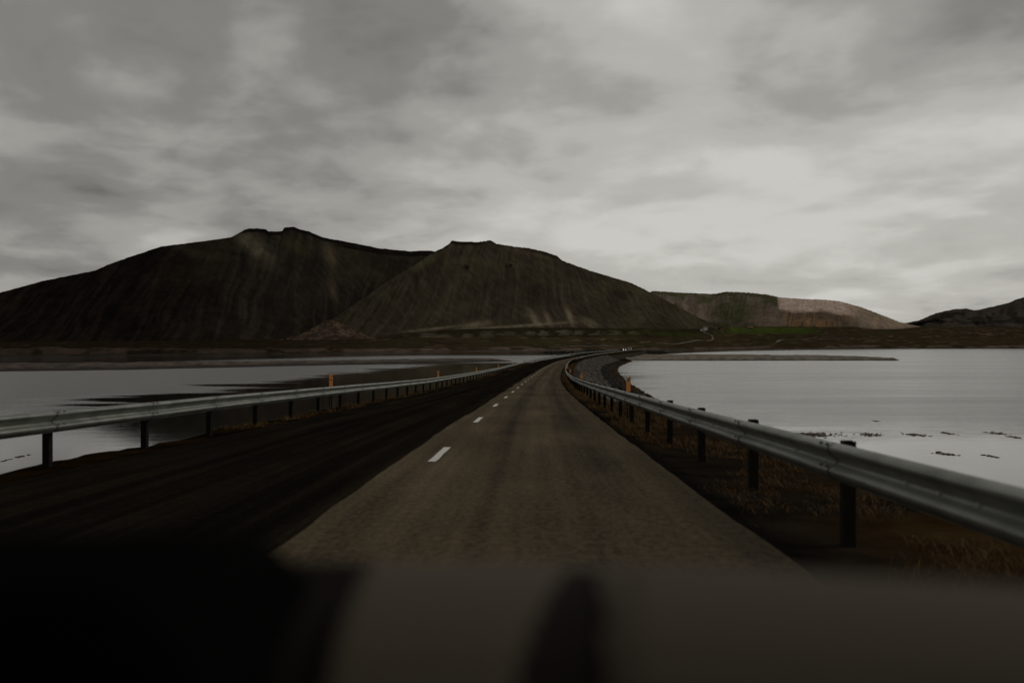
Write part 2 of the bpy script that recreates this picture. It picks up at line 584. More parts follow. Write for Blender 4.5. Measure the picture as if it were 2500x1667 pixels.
def plain_z(tx, v):
    """height of the coastal plain; v = 0 at shore, 1 at foot"""
    px = tx * FPX + 1250
    Ds = np.interp(px, SH[:, 0], SH[:, 1]); Df = np.interp(px, FT[:, 0], FT[:, 1])
    zf = CAMZ + E_(np.interp(px, FT[:, 0], FT[:, 2])) * Df
    Y = Ds + (Df - Ds) * v
    bank = 3.0 + 4.5 * sstep(1800, 1960, px) * (1 - sstep(2150, 2260, px)) + 3.0 * sstep(2150, 2350, px) + 2.0 * (1 - sstep(300, 900, px))
    bank = bank * (0.75 + 0.6 * fbm(px / 60.0, 0 * px, 5, 3))
    p = np.clip(v, 0, 1)
    z = (zf - bank) * (0.25 * p + 0.75 * p ** 1.5) + bank * sstep(0.0, 0.05 + 0.04 * vnoise(px / 25.0, 0 * px, 8), v)
    # low hummocks and terraces
    am = np.minimum(zf * 0.12, 5.0) * np.sin(np.pi * np.clip(p, 0, 1)) ** 0.7
    z = z + am * (fbm(px / 70.0, v * 7, 21, 4) - 0.5) * 1.6
    # row of slumped mounds below the middle mountain
    mw = np.exp(-((v - 0.80) / 0.10) ** 2) * sstep(960, 1080, px) * (1 - sstep(1720, 1800, px))
    z = z + mw * 7.0 * (0.25 + fbm(px / 38.0, v * 1.5, 33, 3))
    z = z - 1.0 * (1 - sstep(-0.02, 0.02, v))
    return tx * Y, Y, z


def plain_hit(px, py):
    tx = float(P(px)); te = float(E_(py))
    v = np.linspace(0, 1.0, 600)
    x, y, z = plain_z(np.full(600, tx), v)
    e = (z - CAMZ) / y
    i = int(np.argmax(e >= te)) if (e >= te).any() else int(np.argmax(e))
    return float(x[i]), float(y[i]), float(z[i])


def build_plain():
    px = np.concatenate([np.linspace(-4000, -250, 60, endpoint=False), np.linspace(-250, 2750, 1000, endpoint=False), np.linspace(2750, 6000, 60)])
    v = np.concatenate([[-0.05, -0.02], np.linspace(0, 0.12, 26, endpoint=False), np.linspace(0.12, 1.0, 120), [1.08, 1.3, 2.0, 4.0]])
    PX, V = np.meshgrid(px, v)
    TX = P(PX)
    X, Y, Z = plain_z(TX, V)
    co = np.stack([X, Y, Z], -1).reshape(-1, 3)
    me = fast_mesh('ground', co, grid_quads(len(v), len(px)))
    # vegetation and bare ground
    n1 = fbm(PX / 120, V * 9, 41, 5); n2 = fbm(PX / 45, V * 16, 57, 4); n3 = fbm(PX / 16, V * 30, 63, 3)
    heath = np.array((0.029, 0.021, 0.0115)); dark = np.array((0.020, 0.016, 0.010)); moss = np.array((0.032, 0.029, 0.012)); tan = np.array((0.085, 0.058, 0.036))
    c = np.empty(PX.shape + (3,)); c[:] = heath
    c = lerp(c, dark, sstep(0.50, 0.66, n1)[..., None] * 0.8)
    c = lerp(c, moss, (sstep(0.5, 0.62, n2) * (0.4 + 0.6 * sstep(1000, 1400, PX) * (1 - sstep(1850, 2050, PX))))[..., None] * 0.8)
    c = lerp(c, tan, (sstep(0.60, 0.72, n3) * sstep(0.45, 0.6, n1))[..., None] * 0.7)
    # eroded bluff and beach
    c = lerp(c, np.array((0.075, 0.054, 0.042)), ((1 - sstep(0.05, 0.09, V)) * sstep(0.012, 0.03, V) * sstep(0.35, 0.55, n2))[..., None])
    c = lerp(c, np.array((0.050, 0.046, 0.040)), (1 - sstep(0.010, 0.022, V))[..., None])
    # mounds: mossy tops, pale slumped faces
    row = HOR - (Z - CAMZ) / Y * FPX
    mw = sstep(960, 1060, PX) * (1 - sstep(1690, 1780, PX)) * sstep(796, 800, row + 4 * (n3 - 0.5)) * (1 - sstep(819, 824, row + 8 * (n2 - 0.5)))
    c = lerp(c, np.array((0.016, 0.0145, 0.007)), mw[..., None] * 0.85)
    for cx, w_, top_, bot_ in ((1045, 26, 811, 822), (1085, 22, 815, 823), (1140, 17, 813, 823), (1190, 18, 807, 822), (1240, 25, 809, 818), (1293, 19, 807, 817), (1332, 14, 805, 818), (1377, 17, 803, 818), (1412, 13, 806, 816), (1455, 11, 805, 817), (1500, 16, 806, 816), (1545, 18, 806, 816)):
        el_ = ((PX - cx + 34 * (n3 - 0.5) + 16 * (n2 - 0.5)) / w_) ** 2 + ((row - bot_) / (bot_ - top_)) ** 2
        c = lerp(c, np.array((0.088, 0.076, 0.054)), ((1 - sstep(0.6, 1.1, el_)) * (row <= bot_ + 1) * (0.05 + 0.75 * n3))[..., None].clip(0, 1))
    # turf hummocks with bare faces above the left shore
    hm = (1 - sstep(820, 1000, PX)) * sstep(0.03, 0.07, V) * (1 - sstep(0.10, 0.16, V)) * sstep(0.5, 0.62, fbm(PX / 34, V * 14, 96, 3))
    c = lerp(c, np.array((0.072, 0.055, 0.038)), hm[..., None] * 0.7)
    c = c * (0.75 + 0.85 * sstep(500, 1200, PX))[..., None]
    # green hay field at the farm
    wob = 5 * (fbm(PX / 40, V * 6, 15, 3) - 0.5)
    fld = sstep(1768, 1785, PX + wob * 3) * (1 - sstep(1960, 2010, PX + wob * 6)) * sstep(798, 800, row + wob * 0.3) * (1 - sstep(812, 817, row + wob + (PX - 1880) * 0.0))
    c = lerp(c, np.array((0.055, 0.075, 0.016)), fld[..., None] * 0.95)
    # wide meadow left of it
    md = sstep(1480, 1560, PX) * (1 - sstep(1690, 1740, PX)) * np.exp(-((row - 815) / 7.0) ** 2) * sstep(0.35, 0.55, n2)
    c = lerp(c, np.array((0.044, 0.048, 0.014)), md[..., None] * 0.8)
    set_col(me, np.clip(c, 0.004, 1).reshape(-1, 3))
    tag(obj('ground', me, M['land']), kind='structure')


build_plain()


def mountain(name, ctrl, tan, nc, nr, colf, gully=0.012, seed=0, back=0.32, prof=1.12):
    """ctrl rows: crest column, crest row, foot column, foot row, foot distance (photo pixels, metres)"""
    ctrl = np.array(ctrl, float)
    # arc-length like parameter so that steep silhouettes keep detail
    L = np.concatenate([[0], np.cumsum(np.hypot(np.diff(ctrl[:, 0]), np.diff(ctrl[:, 1]) * 1.0))]); L /= L[-1]
    u = np.linspace(0, 1, nc)
    tx_t = P(np.interp(u, L, ctrl[:, 0])); te_t = E_(np.interp(u, L, ctrl[:, 1]))
    ker = np.ones(max(3, nc // 60) | 1); ker /= ker.sum()

    def smo(a):
        k = len(ker) // 2
        return np.convolve(np.concatenate([np.full(k, a[0]), a, np.full(k, a[-1])]), ker, 'valid')
    tx_f = smo(P(np.interp(u, L, ctrl[:, 2]))); te_f = smo(E_(np.interp(u, L, ctrl[:, 3]))); Df = smo(np.interp(u, L, ctrl[:, 4]))
    jag = (fbm(u * 260, 0 * u, seed + 3, 3) - 0.5) * 0.0007
    te_t = te_t + jag
    R = (Df - te_f * Df / tan) / (1 - te_t / tan)
    R = np.maximum(R, Df + 5)
    R = smo(smo(R))
    s = np.concatenate([[-0.06], np.linspace(0, 1, nr)])
    U, S = np.meshgrid(u, s)
    Sc = np.clip(S, 0, 1)
    Yc = Df + (R - Df) * S
    g = Sc ** prof
    zf = te_f * Df; zt = te_t * R
    Zr = zf + (zt - zf) * g - 14.0 * (S < 0)
    tx = tx_f + (tx_t - tx_f) * Sc ** 0.9
    X = tx * Yc
    # gullies: move along the sight-free radial direction, strongest mid slope
    env = np.sin(np.pi * np.clip(Sc, 0, 1)) ** 0.6
    U = U + 0.012 * (fbm(U * 9, S * 2.5, seed + 71, 3) - 0.5)
    gl = (fbm(U * 55 + 0.4 * vnoise(U * 20, S * 3, seed), S * 1.6, seed + 11, 4) - 0.5) + 0.6 * (np.abs(fbm(U * 22, S * 1.3, seed + 29, 3) - 0.5) * -2 + 0.3)
    k = 1 + gully * env * gl
    X = X * k; Yc = Yc * k; Zr = Zr * k
    rows = [np.stack([X, Yc, Zr + CAMZ], -1)]
    # far side
    bk = []
    for d in (40, 120, 260, 450, 800):
        f = 1 + d / R
        bk.append(np.stack([tx_t * R * f, R * f, np.maximum(zt - back * d * (0.6 + d / 1200), zf * 0.5 - 5) + CAMZ], -1))
    co = np.concatenate([rows[0], np.stack(bk, 0)], 0)
    nrow = co.shape[0]
    me = fast_mesh(name, co.reshape(-1, 3), grid_quads(nrow, nc))
    pxs = np.concatenate([tx, np.stack([tx_t] * 5)], 0) * FPX + 1250
    pys = HOR - (co[..., 2] - CAMZ) / co[..., 1] * FPX
    Sf = np.concatenate([Sc, np.ones((5, nc))], 0); Uf = np.concatenate([U, np.stack([u] * 5)], 0)
    c = colf(pxs, pys, Uf, Sf)
    set_col(me, np.clip(c, 0.003, 1).reshape(-1, 3))
    return tag(obj(name, me, M['mount']), kind='structure')


def blob(px, py, cx, cy, rx, ry, ang=0.0):
    a = math.radians(ang)
    dx = px - cx; dy = py - cy
    u = dx * math.cos(a) + dy * math.sin(a); v = -dx * math.sin(a) + dy * math.cos(a)
    return np.exp(-(u / rx) ** 2 - (v / ry) ** 2)


def col_a(px, py, u, s):
    u = u + 0.016 * (fbm(u * 12, s * 3.0, 881, 4) - 0.5)
    st = fbm(u * 170, s * 2.2, 101, 4); st2 = fbm(u * 420, s * 3.0, 131, 3); lg = fbm(u * 14, s * 3, 151, 4)
    c = np.empty(px.shape + (3,)); c[:] = (0.030, 0.024, 0.019)
    c = lerp(c, np.array((0.052, 0.039, 0.029)), (sstep(0.45, 0.68, st))[..., None] * 0.75)
    c = lerp(c, np.array((0.018, 0.015, 0.013)), (sstep(0.48, 0.7, st2))[..., None] * 0.6)
    c = lerp(c, np.array((0.046, 0.040, 0.025)), (sstep(0.48, 0.62, lg) * sstep(0.35, 0.75, s))[..., None] * 0.55)
    pale = blob(px, py, 625, 600, 55, 20, 48) + 0.8 * blob(px, py, 595, 585, 40, 14, 40) + 0.45 * blob(px, py, 800, 625, 12, 32, -25) + 0.35 * blob(px, py, 460, 610, 60, 10, 20)
    c = lerp(c, np.array((0.125, 0.108, 0.072)), np.clip(pale * (0.45 + st * 0.9), 0, 1)[..., None])
    gr = blob(px, py, 890, 650, 60, 26, 35) + blob(px, py, 720, 600, 60, 16, 25)
    c = lerp(c, np.array((0.052, 0.050, 0.026)), np.clip(gr * st * 1.3, 0, 1)[..., None])
    sc = blob(px, py, 815, 715, 9, 26, -12) + blob(px, py, 805, 620, 9, 26, -20)
    c = lerp(c, np.array((0.12, 0.088, 0.055)), np.clip(sc * (0.3 + st), 0, 1)[..., None])
    # bare basalt rim along the crest
    rim = sstep(0.955, 0.975, s) * sstep(575, 600, px) + sstep(0.925, 0.94, s) * (1 - sstep(0.955, 0.97, s)) * sstep(800, 850, px) * 1.0
    c = lerp(c, np.array((0.012, 0.010, 0.010)), np.clip(rim, 0, 1)[..., None] * 0.9)
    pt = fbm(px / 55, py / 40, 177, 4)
    return c * ((0.46 + 0.36 * sstep(250, 700, px)) * (0.72 + 0.6 * pt))[..., None]  # shade put into the colour: left flank darkened; patches vary the rest


kk = lambda rows: [(a * K, b * K, c * K, d, e) for a, b, c, d, e in rows]
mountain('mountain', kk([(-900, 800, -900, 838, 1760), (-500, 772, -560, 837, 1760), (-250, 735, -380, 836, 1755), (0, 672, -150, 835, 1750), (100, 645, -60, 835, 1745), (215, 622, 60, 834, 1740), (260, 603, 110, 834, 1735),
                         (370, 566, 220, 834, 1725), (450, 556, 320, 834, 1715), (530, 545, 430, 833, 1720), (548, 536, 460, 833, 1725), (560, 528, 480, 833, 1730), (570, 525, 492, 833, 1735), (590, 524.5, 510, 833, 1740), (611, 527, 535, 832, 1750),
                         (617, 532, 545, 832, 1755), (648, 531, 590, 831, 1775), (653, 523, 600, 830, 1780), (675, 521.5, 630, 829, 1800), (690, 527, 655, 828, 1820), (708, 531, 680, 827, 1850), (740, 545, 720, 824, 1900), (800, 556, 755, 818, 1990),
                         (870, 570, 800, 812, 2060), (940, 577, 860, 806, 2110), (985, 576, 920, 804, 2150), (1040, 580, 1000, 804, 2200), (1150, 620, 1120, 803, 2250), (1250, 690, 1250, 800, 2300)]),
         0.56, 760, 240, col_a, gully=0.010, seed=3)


def col_b(px, py, u, s):
    u = u + 0.016 * (fbm(u * 12, s * 3.0, 882, 4) - 0.5)
    st = fbm(u * 120, s * 1.8, 201, 4); st2 = fbm(u * 300, s * 2.6, 231, 3); lg = fbm(u * 10, s * 3, 251, 4)
    c = np.empty(px.shape + (3,)); c[:] = (0.046, 0.037, 0.027)
    c = lerp(c, np.array((0.070, 0.060, 0.042)), (sstep(0.42, 0.66, st))[..., None] * 0.6)
    c = lerp(c, np.array((0.026, 0.020, 0.019)), (sstep(0.48, 0.7, st2))[..., None] * 0.6)
    c = lerp(c, np.array((0.068, 0.061, 0.038)), (sstep(0.42, 0.60, lg) * (0.25 + 0.75 * sstep(0.4, 0.9, s)) + 0.35 * sstep(1480, 1600, px))[..., None] * 0.6)
    # pale scree tongues at the foot
    for cx, cy, rx, ry, an in ((1165, 792, 30, 7, -8), (1305, 778, 7, 20, -30), (1338, 778, 6, 20, -28), (1392, 775, 6, 26, -22), (1440, 788, 22, 9, 25), (1260, 796, 120, 3.5, -4), (1060, 802, 60, 3, -6)):
        bl = blob(px, py, cx, cy, rx, ry, an)
        c = lerp(c, np.array((0.20, 0.165, 0.125)), np.clip(bl * (0.4 + st2 * 1.1), 0, 1)[..., None] * 0.8)
    # two dark crags, basalt cap
    for cx, cy, r in ((1139, 652, 9), (1247, 648, 6), (1235, 650, 3)):
        c = lerp(c, np.array((0.008, 0.008, 0.008)), 0.8 * sstep(0.25, 0.75, blob(px, py, cx, cy, r, r * 0.8, 35) * (0.5 + fbm(px / 5, py / 5, 288, 3)))[..., None])
    c = lerp(c, np.array((0.013, 0.011, 0.010)), (sstep(0.955, 0.975, s) * (1 - sstep(1280, 1380, px)) * sstep(1020, 1090, px))[..., None] * 0.85)
    c = lerp(c, np.array((0.105, 0.080, 0.058)), (np.clip(blob(px, py, 1260, 608, 90, 9, 14), 0, 1) * (0.3 + st))[..., None] * 0.6)
    c = lerp(c, np.array((0.020, 0.016, 0.014)), (sstep(0.93, 0.96, s) * blob(px, py, 1330, 612, 55, 14, 22))[..., None])
    pt = fbm(px / 60, py / 45, 277, 4)
    return c * (1.15 * (0.60 + 0.80 * pt))[..., None] * np.array((0.94, 0.93, 0.84))


mountain('mountain', kk([(742, 752, 742, 822, 1730), (757, 738, 752, 822, 1730), (785, 718, 760, 822, 1735), (830, 688, 775, 821, 1745), (900, 640, 805, 820, 1765), (960, 604, 850, 817, 1795), (990, 583, 890, 813, 1820), (1005, 575, 905, 811, 1835), (1015, 571, 915, 810, 1845),
                         (1033, 559, 945, 808, 1870), (1037, 552.5, 950, 808, 1875), (1060, 555, 985, 806, 1905), (1098, 556, 1040, 804, 1945), (1117, 553.5, 1068, 803, 1970), (1124, 551.5, 1080, 803, 1980), (1131, 554, 1090, 803, 1990), (1140, 560, 1105, 802, 2000),
                         (1185, 567, 1170, 801, 2060), (1215, 570, 1215, 801, 2100), (1250, 578, 1270, 800, 2150), (1280, 588, 1320, 800, 2210), (1290, 598, 1338, 799, 2230), (1350, 620, 1420, 799, 2320), (1450, 650, 1520, 799, 2440), (1520, 684, 1580, 798, 2530), (1590, 722, 1625, 798, 2610), (1650, 751, 1655, 799, 2650)]),
         0.58, 620, 220, col_b, gully=0.006, seed=9)


def col_c(px, py, u, s):
    u = u + 0.016 * (fbm(u * 12, s * 3.0, 883, 4) - 0.5)
    st = fbm(u * 45, s * 2.6, 301, 4); lg = fbm(u * 18, s * 4, 331, 4); st2 = fbm(u * 260, s * 3, 341, 3)
    c = np.empty(px.shape + (3,)); c[:] = (0.070, 0.056, 0.043)
    c = lerp(c, np.array((0.11, 0.088, 0.068)), sstep(0.45, 0.65, st)[..., None] * 0.7)
    gr = sstep(0.46, 0.60, lg) * (1 - sstep(1890, 1960, px)) + blob(px, py, 1810, 760, 60, 30) * 0.9
    c = lerp(c, np.array((0.040, 0.040, 0.018)), np.clip(gr, 0, 1)[..., None] * 0.85)
    rust = sstep(1905, 1925, px + 25 * (st - 0.5)) * sstep(735, 752, py + 6 * (st - 0.5)) * (1 - sstep(2040, 2110, px))
    c = lerp(c, np.array((0.14, 0.080, 0.036)), (rust * (0.3 + 0.9 * st))[..., None])
    c = lerp(c, np.array((0.045, 0.034, 0.028)), (sstep(0.5, 0.62, st2) * rust + blob(px, py, 2020, 770, 45, 20, 25))[..., None].clip(0, 1) * 0.8)
    sand = sstep(2050, 2110, px + (py - 740) * -0.6)
    c = lerp(c, np.array((0.165, 0.125, 0.088)), (sand * (0.35 + 0.8 * st))[..., None].clip(0, 1))
    pink = sstep(1893, 1900, px + 18 * (st - 0.5)) * (1 - sstep(746, 758, py - (px - 1900) * 0.10 + 9 * (st - 0.5) + 14 * (lg - 0.5))) * (1 - sstep(2040, 2120, px))
    c = lerp(c, np.array((0.31, 0.235, 0.195)), pink[..., None] * 0.9)
    tn = blob(px, py, 1875, 785, 36, 26)
    c = lerp(c, np.array((0.105, 0.078, 0.058)), np.clip(tn * 1.2, 0, 1)[..., None])
    c = lerp(c, np.array((0.022, 0.018, 0.014)), (sstep(0.965, 0.985, s) * sstep(1970, 2000, px) * (1 - sstep(2120, 2180, px)))[..., None] * 0.7)
    return np.minimum(c * 2.1, 0.62)


mountain('hill', kk([(1440, 690, 1440, 800, 3050), (1500, 668, 1500, 799, 3050), (1560, 672, 1560, 799, 3050), (1610, 674, 1600, 799, 3080), (1640, 675, 1625, 799, 3100), (1665, 670, 1660, 798, 3060), (1720, 672, 1700, 798, 3000), (1765, 677, 1750, 798, 2960), (1790, 683, 1780, 797, 2940),
                     (1850, 687, 1845, 797, 2920), (1890, 688, 1895, 797, 2920), (1930, 692, 1945, 797, 2930), (1980, 706, 2000, 797, 2960), (2040, 729, 2055, 797, 3020), (2065, 739, 2085, 797, 3060), (2105, 749, 2115, 797, 3100)]),
         0.36, 460, 120, col_c, gully=0.007, seed=15, prof=0.82)


def col_d(px, py, u, s):
    st = fbm(u * 60, s * 3, 401, 4); lg = fbm(u * 20, s * 4, 431, 4)
    c = np.empty(px.shape + (3,)); c[:] = (0.060, 0.050, 0.042)
    c = lerp(c, np.array((0.085, 0.066, 0.052)), sstep(0.45, 0.65, st)[..., None] * 0.7)
    c = lerp(c, np.array((0.026, 0.023, 0.018)), sstep(0.5, 0.62, lg)[..., None] * 0.8)
    return c


mountain('hill', kk([(2060, 745, 2060, 797, 3700), (2110, 736, 2110, 797, 3700), (2150, 719, 2140, 797, 3700), (2190, 710, 2180, 797, 3700), (2220, 708.5, 2220, 797, 3720), (2240, 713, 2240, 797, 3750), (2290, 702, 2280, 797, 3720), (2318, 695, 2300, 797, 3700),
                     (2335, 687, 2320, 797, 3690), (2360, 681, 2350, 797, 3680), (2450, 640, 2430, 797, 3650), (2600, 600, 2600, 797, 3650), (2900, 630, 2900, 797, 3700), (3300, 720, 3300, 799, 3800)]),
         0.40, 300, 100, col_d, gully=0.03, seed=21)


def col_fan(px, py, u, s):
    n = fbm(px / 9, py / 4, 501, 4)
    c = np.empty(px.shape + (3,)); c[:] = (0.056, 0.040, 0.028)
    return lerp(c, np.array((0.115, 0.080, 0.058)), sstep(0.42, 0.62, n)[..., None])


# debris fan between the two mountains
mountain('hill', kk([(640, 781, 640, 829, 1640), (690, 768, 670, 829, 1640), (725, 750, 705, 828, 1640), (745, 737, 735, 828, 1640), (762, 734, 765, 827, 1640), (785, 744, 800, 826, 1650), (820, 762, 840, 825, 1660), (860, 776, 870, 824, 1680)]),
         0.5, 120, 40, col_fan, gully=0.003, seed=31, back=0.05)

# ------------------------------------------------------------------ spits and rock arms
def spit(name, front, backc, hgt, colf, ncol=260, nrow=26, seed=0):
    """front/back: (photo column, distance)"""
    front = np.array(front, float); backc = np.array(backc, float)
    u = np.linspace(0, 1, ncol)
    px = lerp(front[0, 0], front[-1, 0], u)
    df = np.interp(px, front[:, 0], front[:, 1]) * (1 + 0.010 * (fbm(px / 30, 0 * px, seed, 4) - 0.5))
    db = np.maximum(np.interp(px, backc[:, 0], backc[:, 1]) * (1 + 0.05 * (fbm(px / 40, 0 * px, seed + 5, 4) - 0.5)), df + 2)
    v = np.linspace(0, 1, nrow)
    U, V = np.meshgrid(u, v)
    Y = df + (db - df) * V
    X = P(px)[None, :] * Y
    e = np.minimum(1, np.minimum(U, 1 - U) * 40)
    Z = -0.25 + (hgt + 0.25) * (sstep(0, 0.16, V) * (1 - sstep(0.86, 1, V))) ** 0.8 * e * (0.8 + 0.4 * fbm(px[None, :] / 18, V * 6, seed + 9, 4))
    me = fast_mesh(name, np.stack([X, Y, Z], -1).reshape(-1, 3), grid_quads(nrow, ncol))
    set_col(me, np.clip(colf(px[None, :] + 0 * V, V, Z), 0.004, 1).reshape(-1, 3))
    return tag(obj(name, me, M['spit']), kind='structure')


def col_spit_r(px, v, z):
    n = fbm(px / 14, v * 12, 611, 4)
    c = np.empty(px.shape + (3,)); c[:] = (0.19, 0.16, 0.12)
    c = lerp(c, np.array((0.11, 0.092, 0.072)), sstep(0.45, 0.65, n)[..., None])
    c = lerp(c, np.array((0.20, 0.115, 0.035)), (sstep(0.55, 0.75, v) * (1 - sstep(1700, 2050, px)) * sstep(0.3, 0.5, n))[..., None] * 0.8)
    return lerp(c, np.array((0.018, 0.014, 0.010)), (1 - sstep(0.03, 0.10, v))[..., None])


def col_spit_l(px, v, z):
    n = fbm(px / 20, v * 10, 621, 4)
    c = np.empty(px.shape + (3,)); c[:] = (0.105, 0.074, 0.054)
    c = lerp(c, np.array((0.035, 0.026, 0.020)), sstep(0.45, 0.62, n)[..., None])
    c = lerp(c, np.array((0.22, 0.17, 0.12)), (np.exp(-((v - 0.45) / 0.05) ** 2) * sstep(0.5, 0.62, vnoise(px / 6, v * 3, 5)) * sstep(150, 400, px))[..., None])
    return lerp(c, np.array((0.020, 0.014, 0.010)), (1 - sstep(0.05, 0.2, v))[..., None])


dist = lambda py, z=0.0: (CAMZ - z) * FPX / (py - HOR)
spit('gravel_spit', [(1500, dist(881)), (1700, dist(881.5)), (2000, dist(881)), (2200, dist(880))], [(1500, 800), (1800, 790), (2000, 720), (2120, 590), (2200, 520)], 1.0, col_spit_r, seed=4)
spit('gravel_spit', [(-900, dist(921)), (0, dist(908)), (300, dist(904)), (600, dist(897)), (900, dist(890)), (1150, dist(885)), (1262, dist(882.5))],
     [(-900, 330), (0, dist(885, 0.8)), (600, dist(880, 0.8)), (900, dist(877, 0.8)), (1100, dist(874, 0.8)), (1200, dist(875, .5)), (1262, dist(880, 0.2))], 0.8, col_spit_l, seed=14)


def rock_variants(n, seed, sub=1):
    out = []
    rg = random.Random(seed)
    for i in range(n):
        bm = bmesh.new()
        bmesh.ops.create_icosphere(bm, subdivisions=sub, radius=1.0)
        sx, sy, sz = rg.uniform(0.75, 1.25), rg.uniform(0.75, 1.25), rg.uniform(0.5, 0.8)
        pl = [Vector((rg.uniform(-1, 1), rg.uniform(-1, 1), rg.uniform(-1, 1))).normalized() for _ in range(7)]
        for v in bm.verts:
            for p in pl:
                d = v.co.dot(p) - 0.72
                if d > 0: v.co -= p * d
            v.co = Vector((v.co.x * sx, v.co.y * sy, v.co.z * sz)) * rg.uniform(0.93, 1.07)
        me = bpy.data.meshes.new('stone')
        bm.to_mesh(me); bm.free()
        out.append(me)
    return out


def arrays(me):
    co = np.empty(len(me.vertices) * 3, np.float32); me.vertices.foreach_get('co', co)
    me.calc_loop_triangles()
    t = np.empty(len(me.loop_triangles) * 3, np.int32); me.loop_triangles.foreach_get('vertices', t)
    return co.reshape(-1, 3), t.reshape(-1, 3)


ROCKS = rock_variants(8, 5)
ROCKA = [arrays(m) for m in ROCKS]


def scatter_mesh(name, pos, size, seed, srcs=ROCKA, flat=1.0):
    rg = np.random.default_rng(seed)
    V, T, o = [], [], 0
    for p, s in zip(pos, size):
        co, t = srcs[rg.integers(len(srcs))]
        a = rg.uniform(0, 6.28); ca, sa = math.cos(a), math.sin(a)
        q = co * s
        V.append(np.stack([q[:, 0] * ca - q[:, 1] * sa + p[0], q[:, 0] * sa + q[:, 1] * ca + p[1], q[:, 2] * flat + p[2]], -1))
        T.append(t + o); o += len(co)
    return fast_mesh(name, np.concatenate(V), np.concatenate(T), False)


def rock_arm(px0, px1, base_row, top_row, label, seed):
    d = dist(base_row)
    h = CAMZ + float(E_(top_row)) * d
    xa, xb = float(P(px0)) * d, float(P(px1)) * d
    n = int((xb - xa) * 6)
    rg = np.random.default_rng(seed)
    x = rg.uniform(xa, xb, n); w = rg.uniform(-1, 1, n)
    taper = np.clip(np.minimum((x - xa), (xb - x)) / 6.0, 0.12, 1)
    z = h * (1 - np.abs(w)) * taper - 0.5
    pos = np.stack([x, d + 5 + w * 6 + 0 * x, z], -1)
    me = scatter_mesh('rock_arm', pos, rg.uniform(0.7, 1.3, n), seed)
    o = obj('rock_breakwater', me, M['rock_dark'])
    tag(o, label, 'breakwater', 'rock arms beside the far bridge')


rock_arm(1318, 1475, 862.5, 857.0, 'low black rock breakwater left of the far bridge embankment', 71)
rock_arm(1555, 1637, 862.5, 856.0, 'low black rock breakwater right of the far bridge embankment', 72)
rock_arm(1425, 1490, 856.8, 852.5, 'small farthest black rock breakwater just left of the white van', 73)

# ------------------------------------------------------------------ causeway
def bank_profile(s):
    """offsets and heights of the embankment cross section relative to the road surface"""
    x, y, z, tx, ty = frame(s)
    toe = -z                                            # water level relative to road
    nz = lambda k, a: a * (fbm(s / 2.2, 0 * s + k, 700 + k, 3) - 0.5)
    far = sstep(35, 90, s)
    wide = 1.9 * (1 - sstep(28, 60, s))
    o = [L_RAIL - 6.2 + nz(1, 0.9) - 0.8 * (1 - far), L_RAIL - 4.2 + nz(2, 0.5), L_RAIL - 2.2 + nz(3, 0.4), L_RAIL - 0.55 + nz(4, 0.22), L_RAIL + 0.25 + 0 * s, L_EDGE + 0 * s,
         R_EDGE - 0.01 + 0 * s, R_RAIL - 0.25 + 0 * s, R_RAIL + 0.55 + wide + nz(5, 0.15), R_RAIL + 1.7 + wide + nz(6, 0.3), R_RAIL + 3.3 + wide * 0.7 + nz(7, 0.5), R_RAIL + 5.0 + nz(8, 0.6), R_RAIL + 7.4 + nz(9, 0.8), R_RAIL + 10.2 + nz(10, 0.9), R_RAIL + 12.0 + 0 * s]
    h = toe
    zz = [h - 0.4, h * 0.62, h * 0.34, -0.10 + nz(14, 0.10), -0.05 + nz(15, 0.04), -0.03 + 0 * s,
          -0.03 + 0 * s, -0.07 + nz(16, 0.06), -0.14 + nz(17, 0.10), np.maximum(h * 0.20, -0.75) + nz(18, 0.2), h * 0.50 + nz(19, 0.3), h * 0.76 + nz(20, 0.2), h * 0.88 + nz(21, 0.15), h - 0.05 + nz(22, 0.16), h - 0.6]
    return np.stack(o, -1), np.stack(zz, -1)


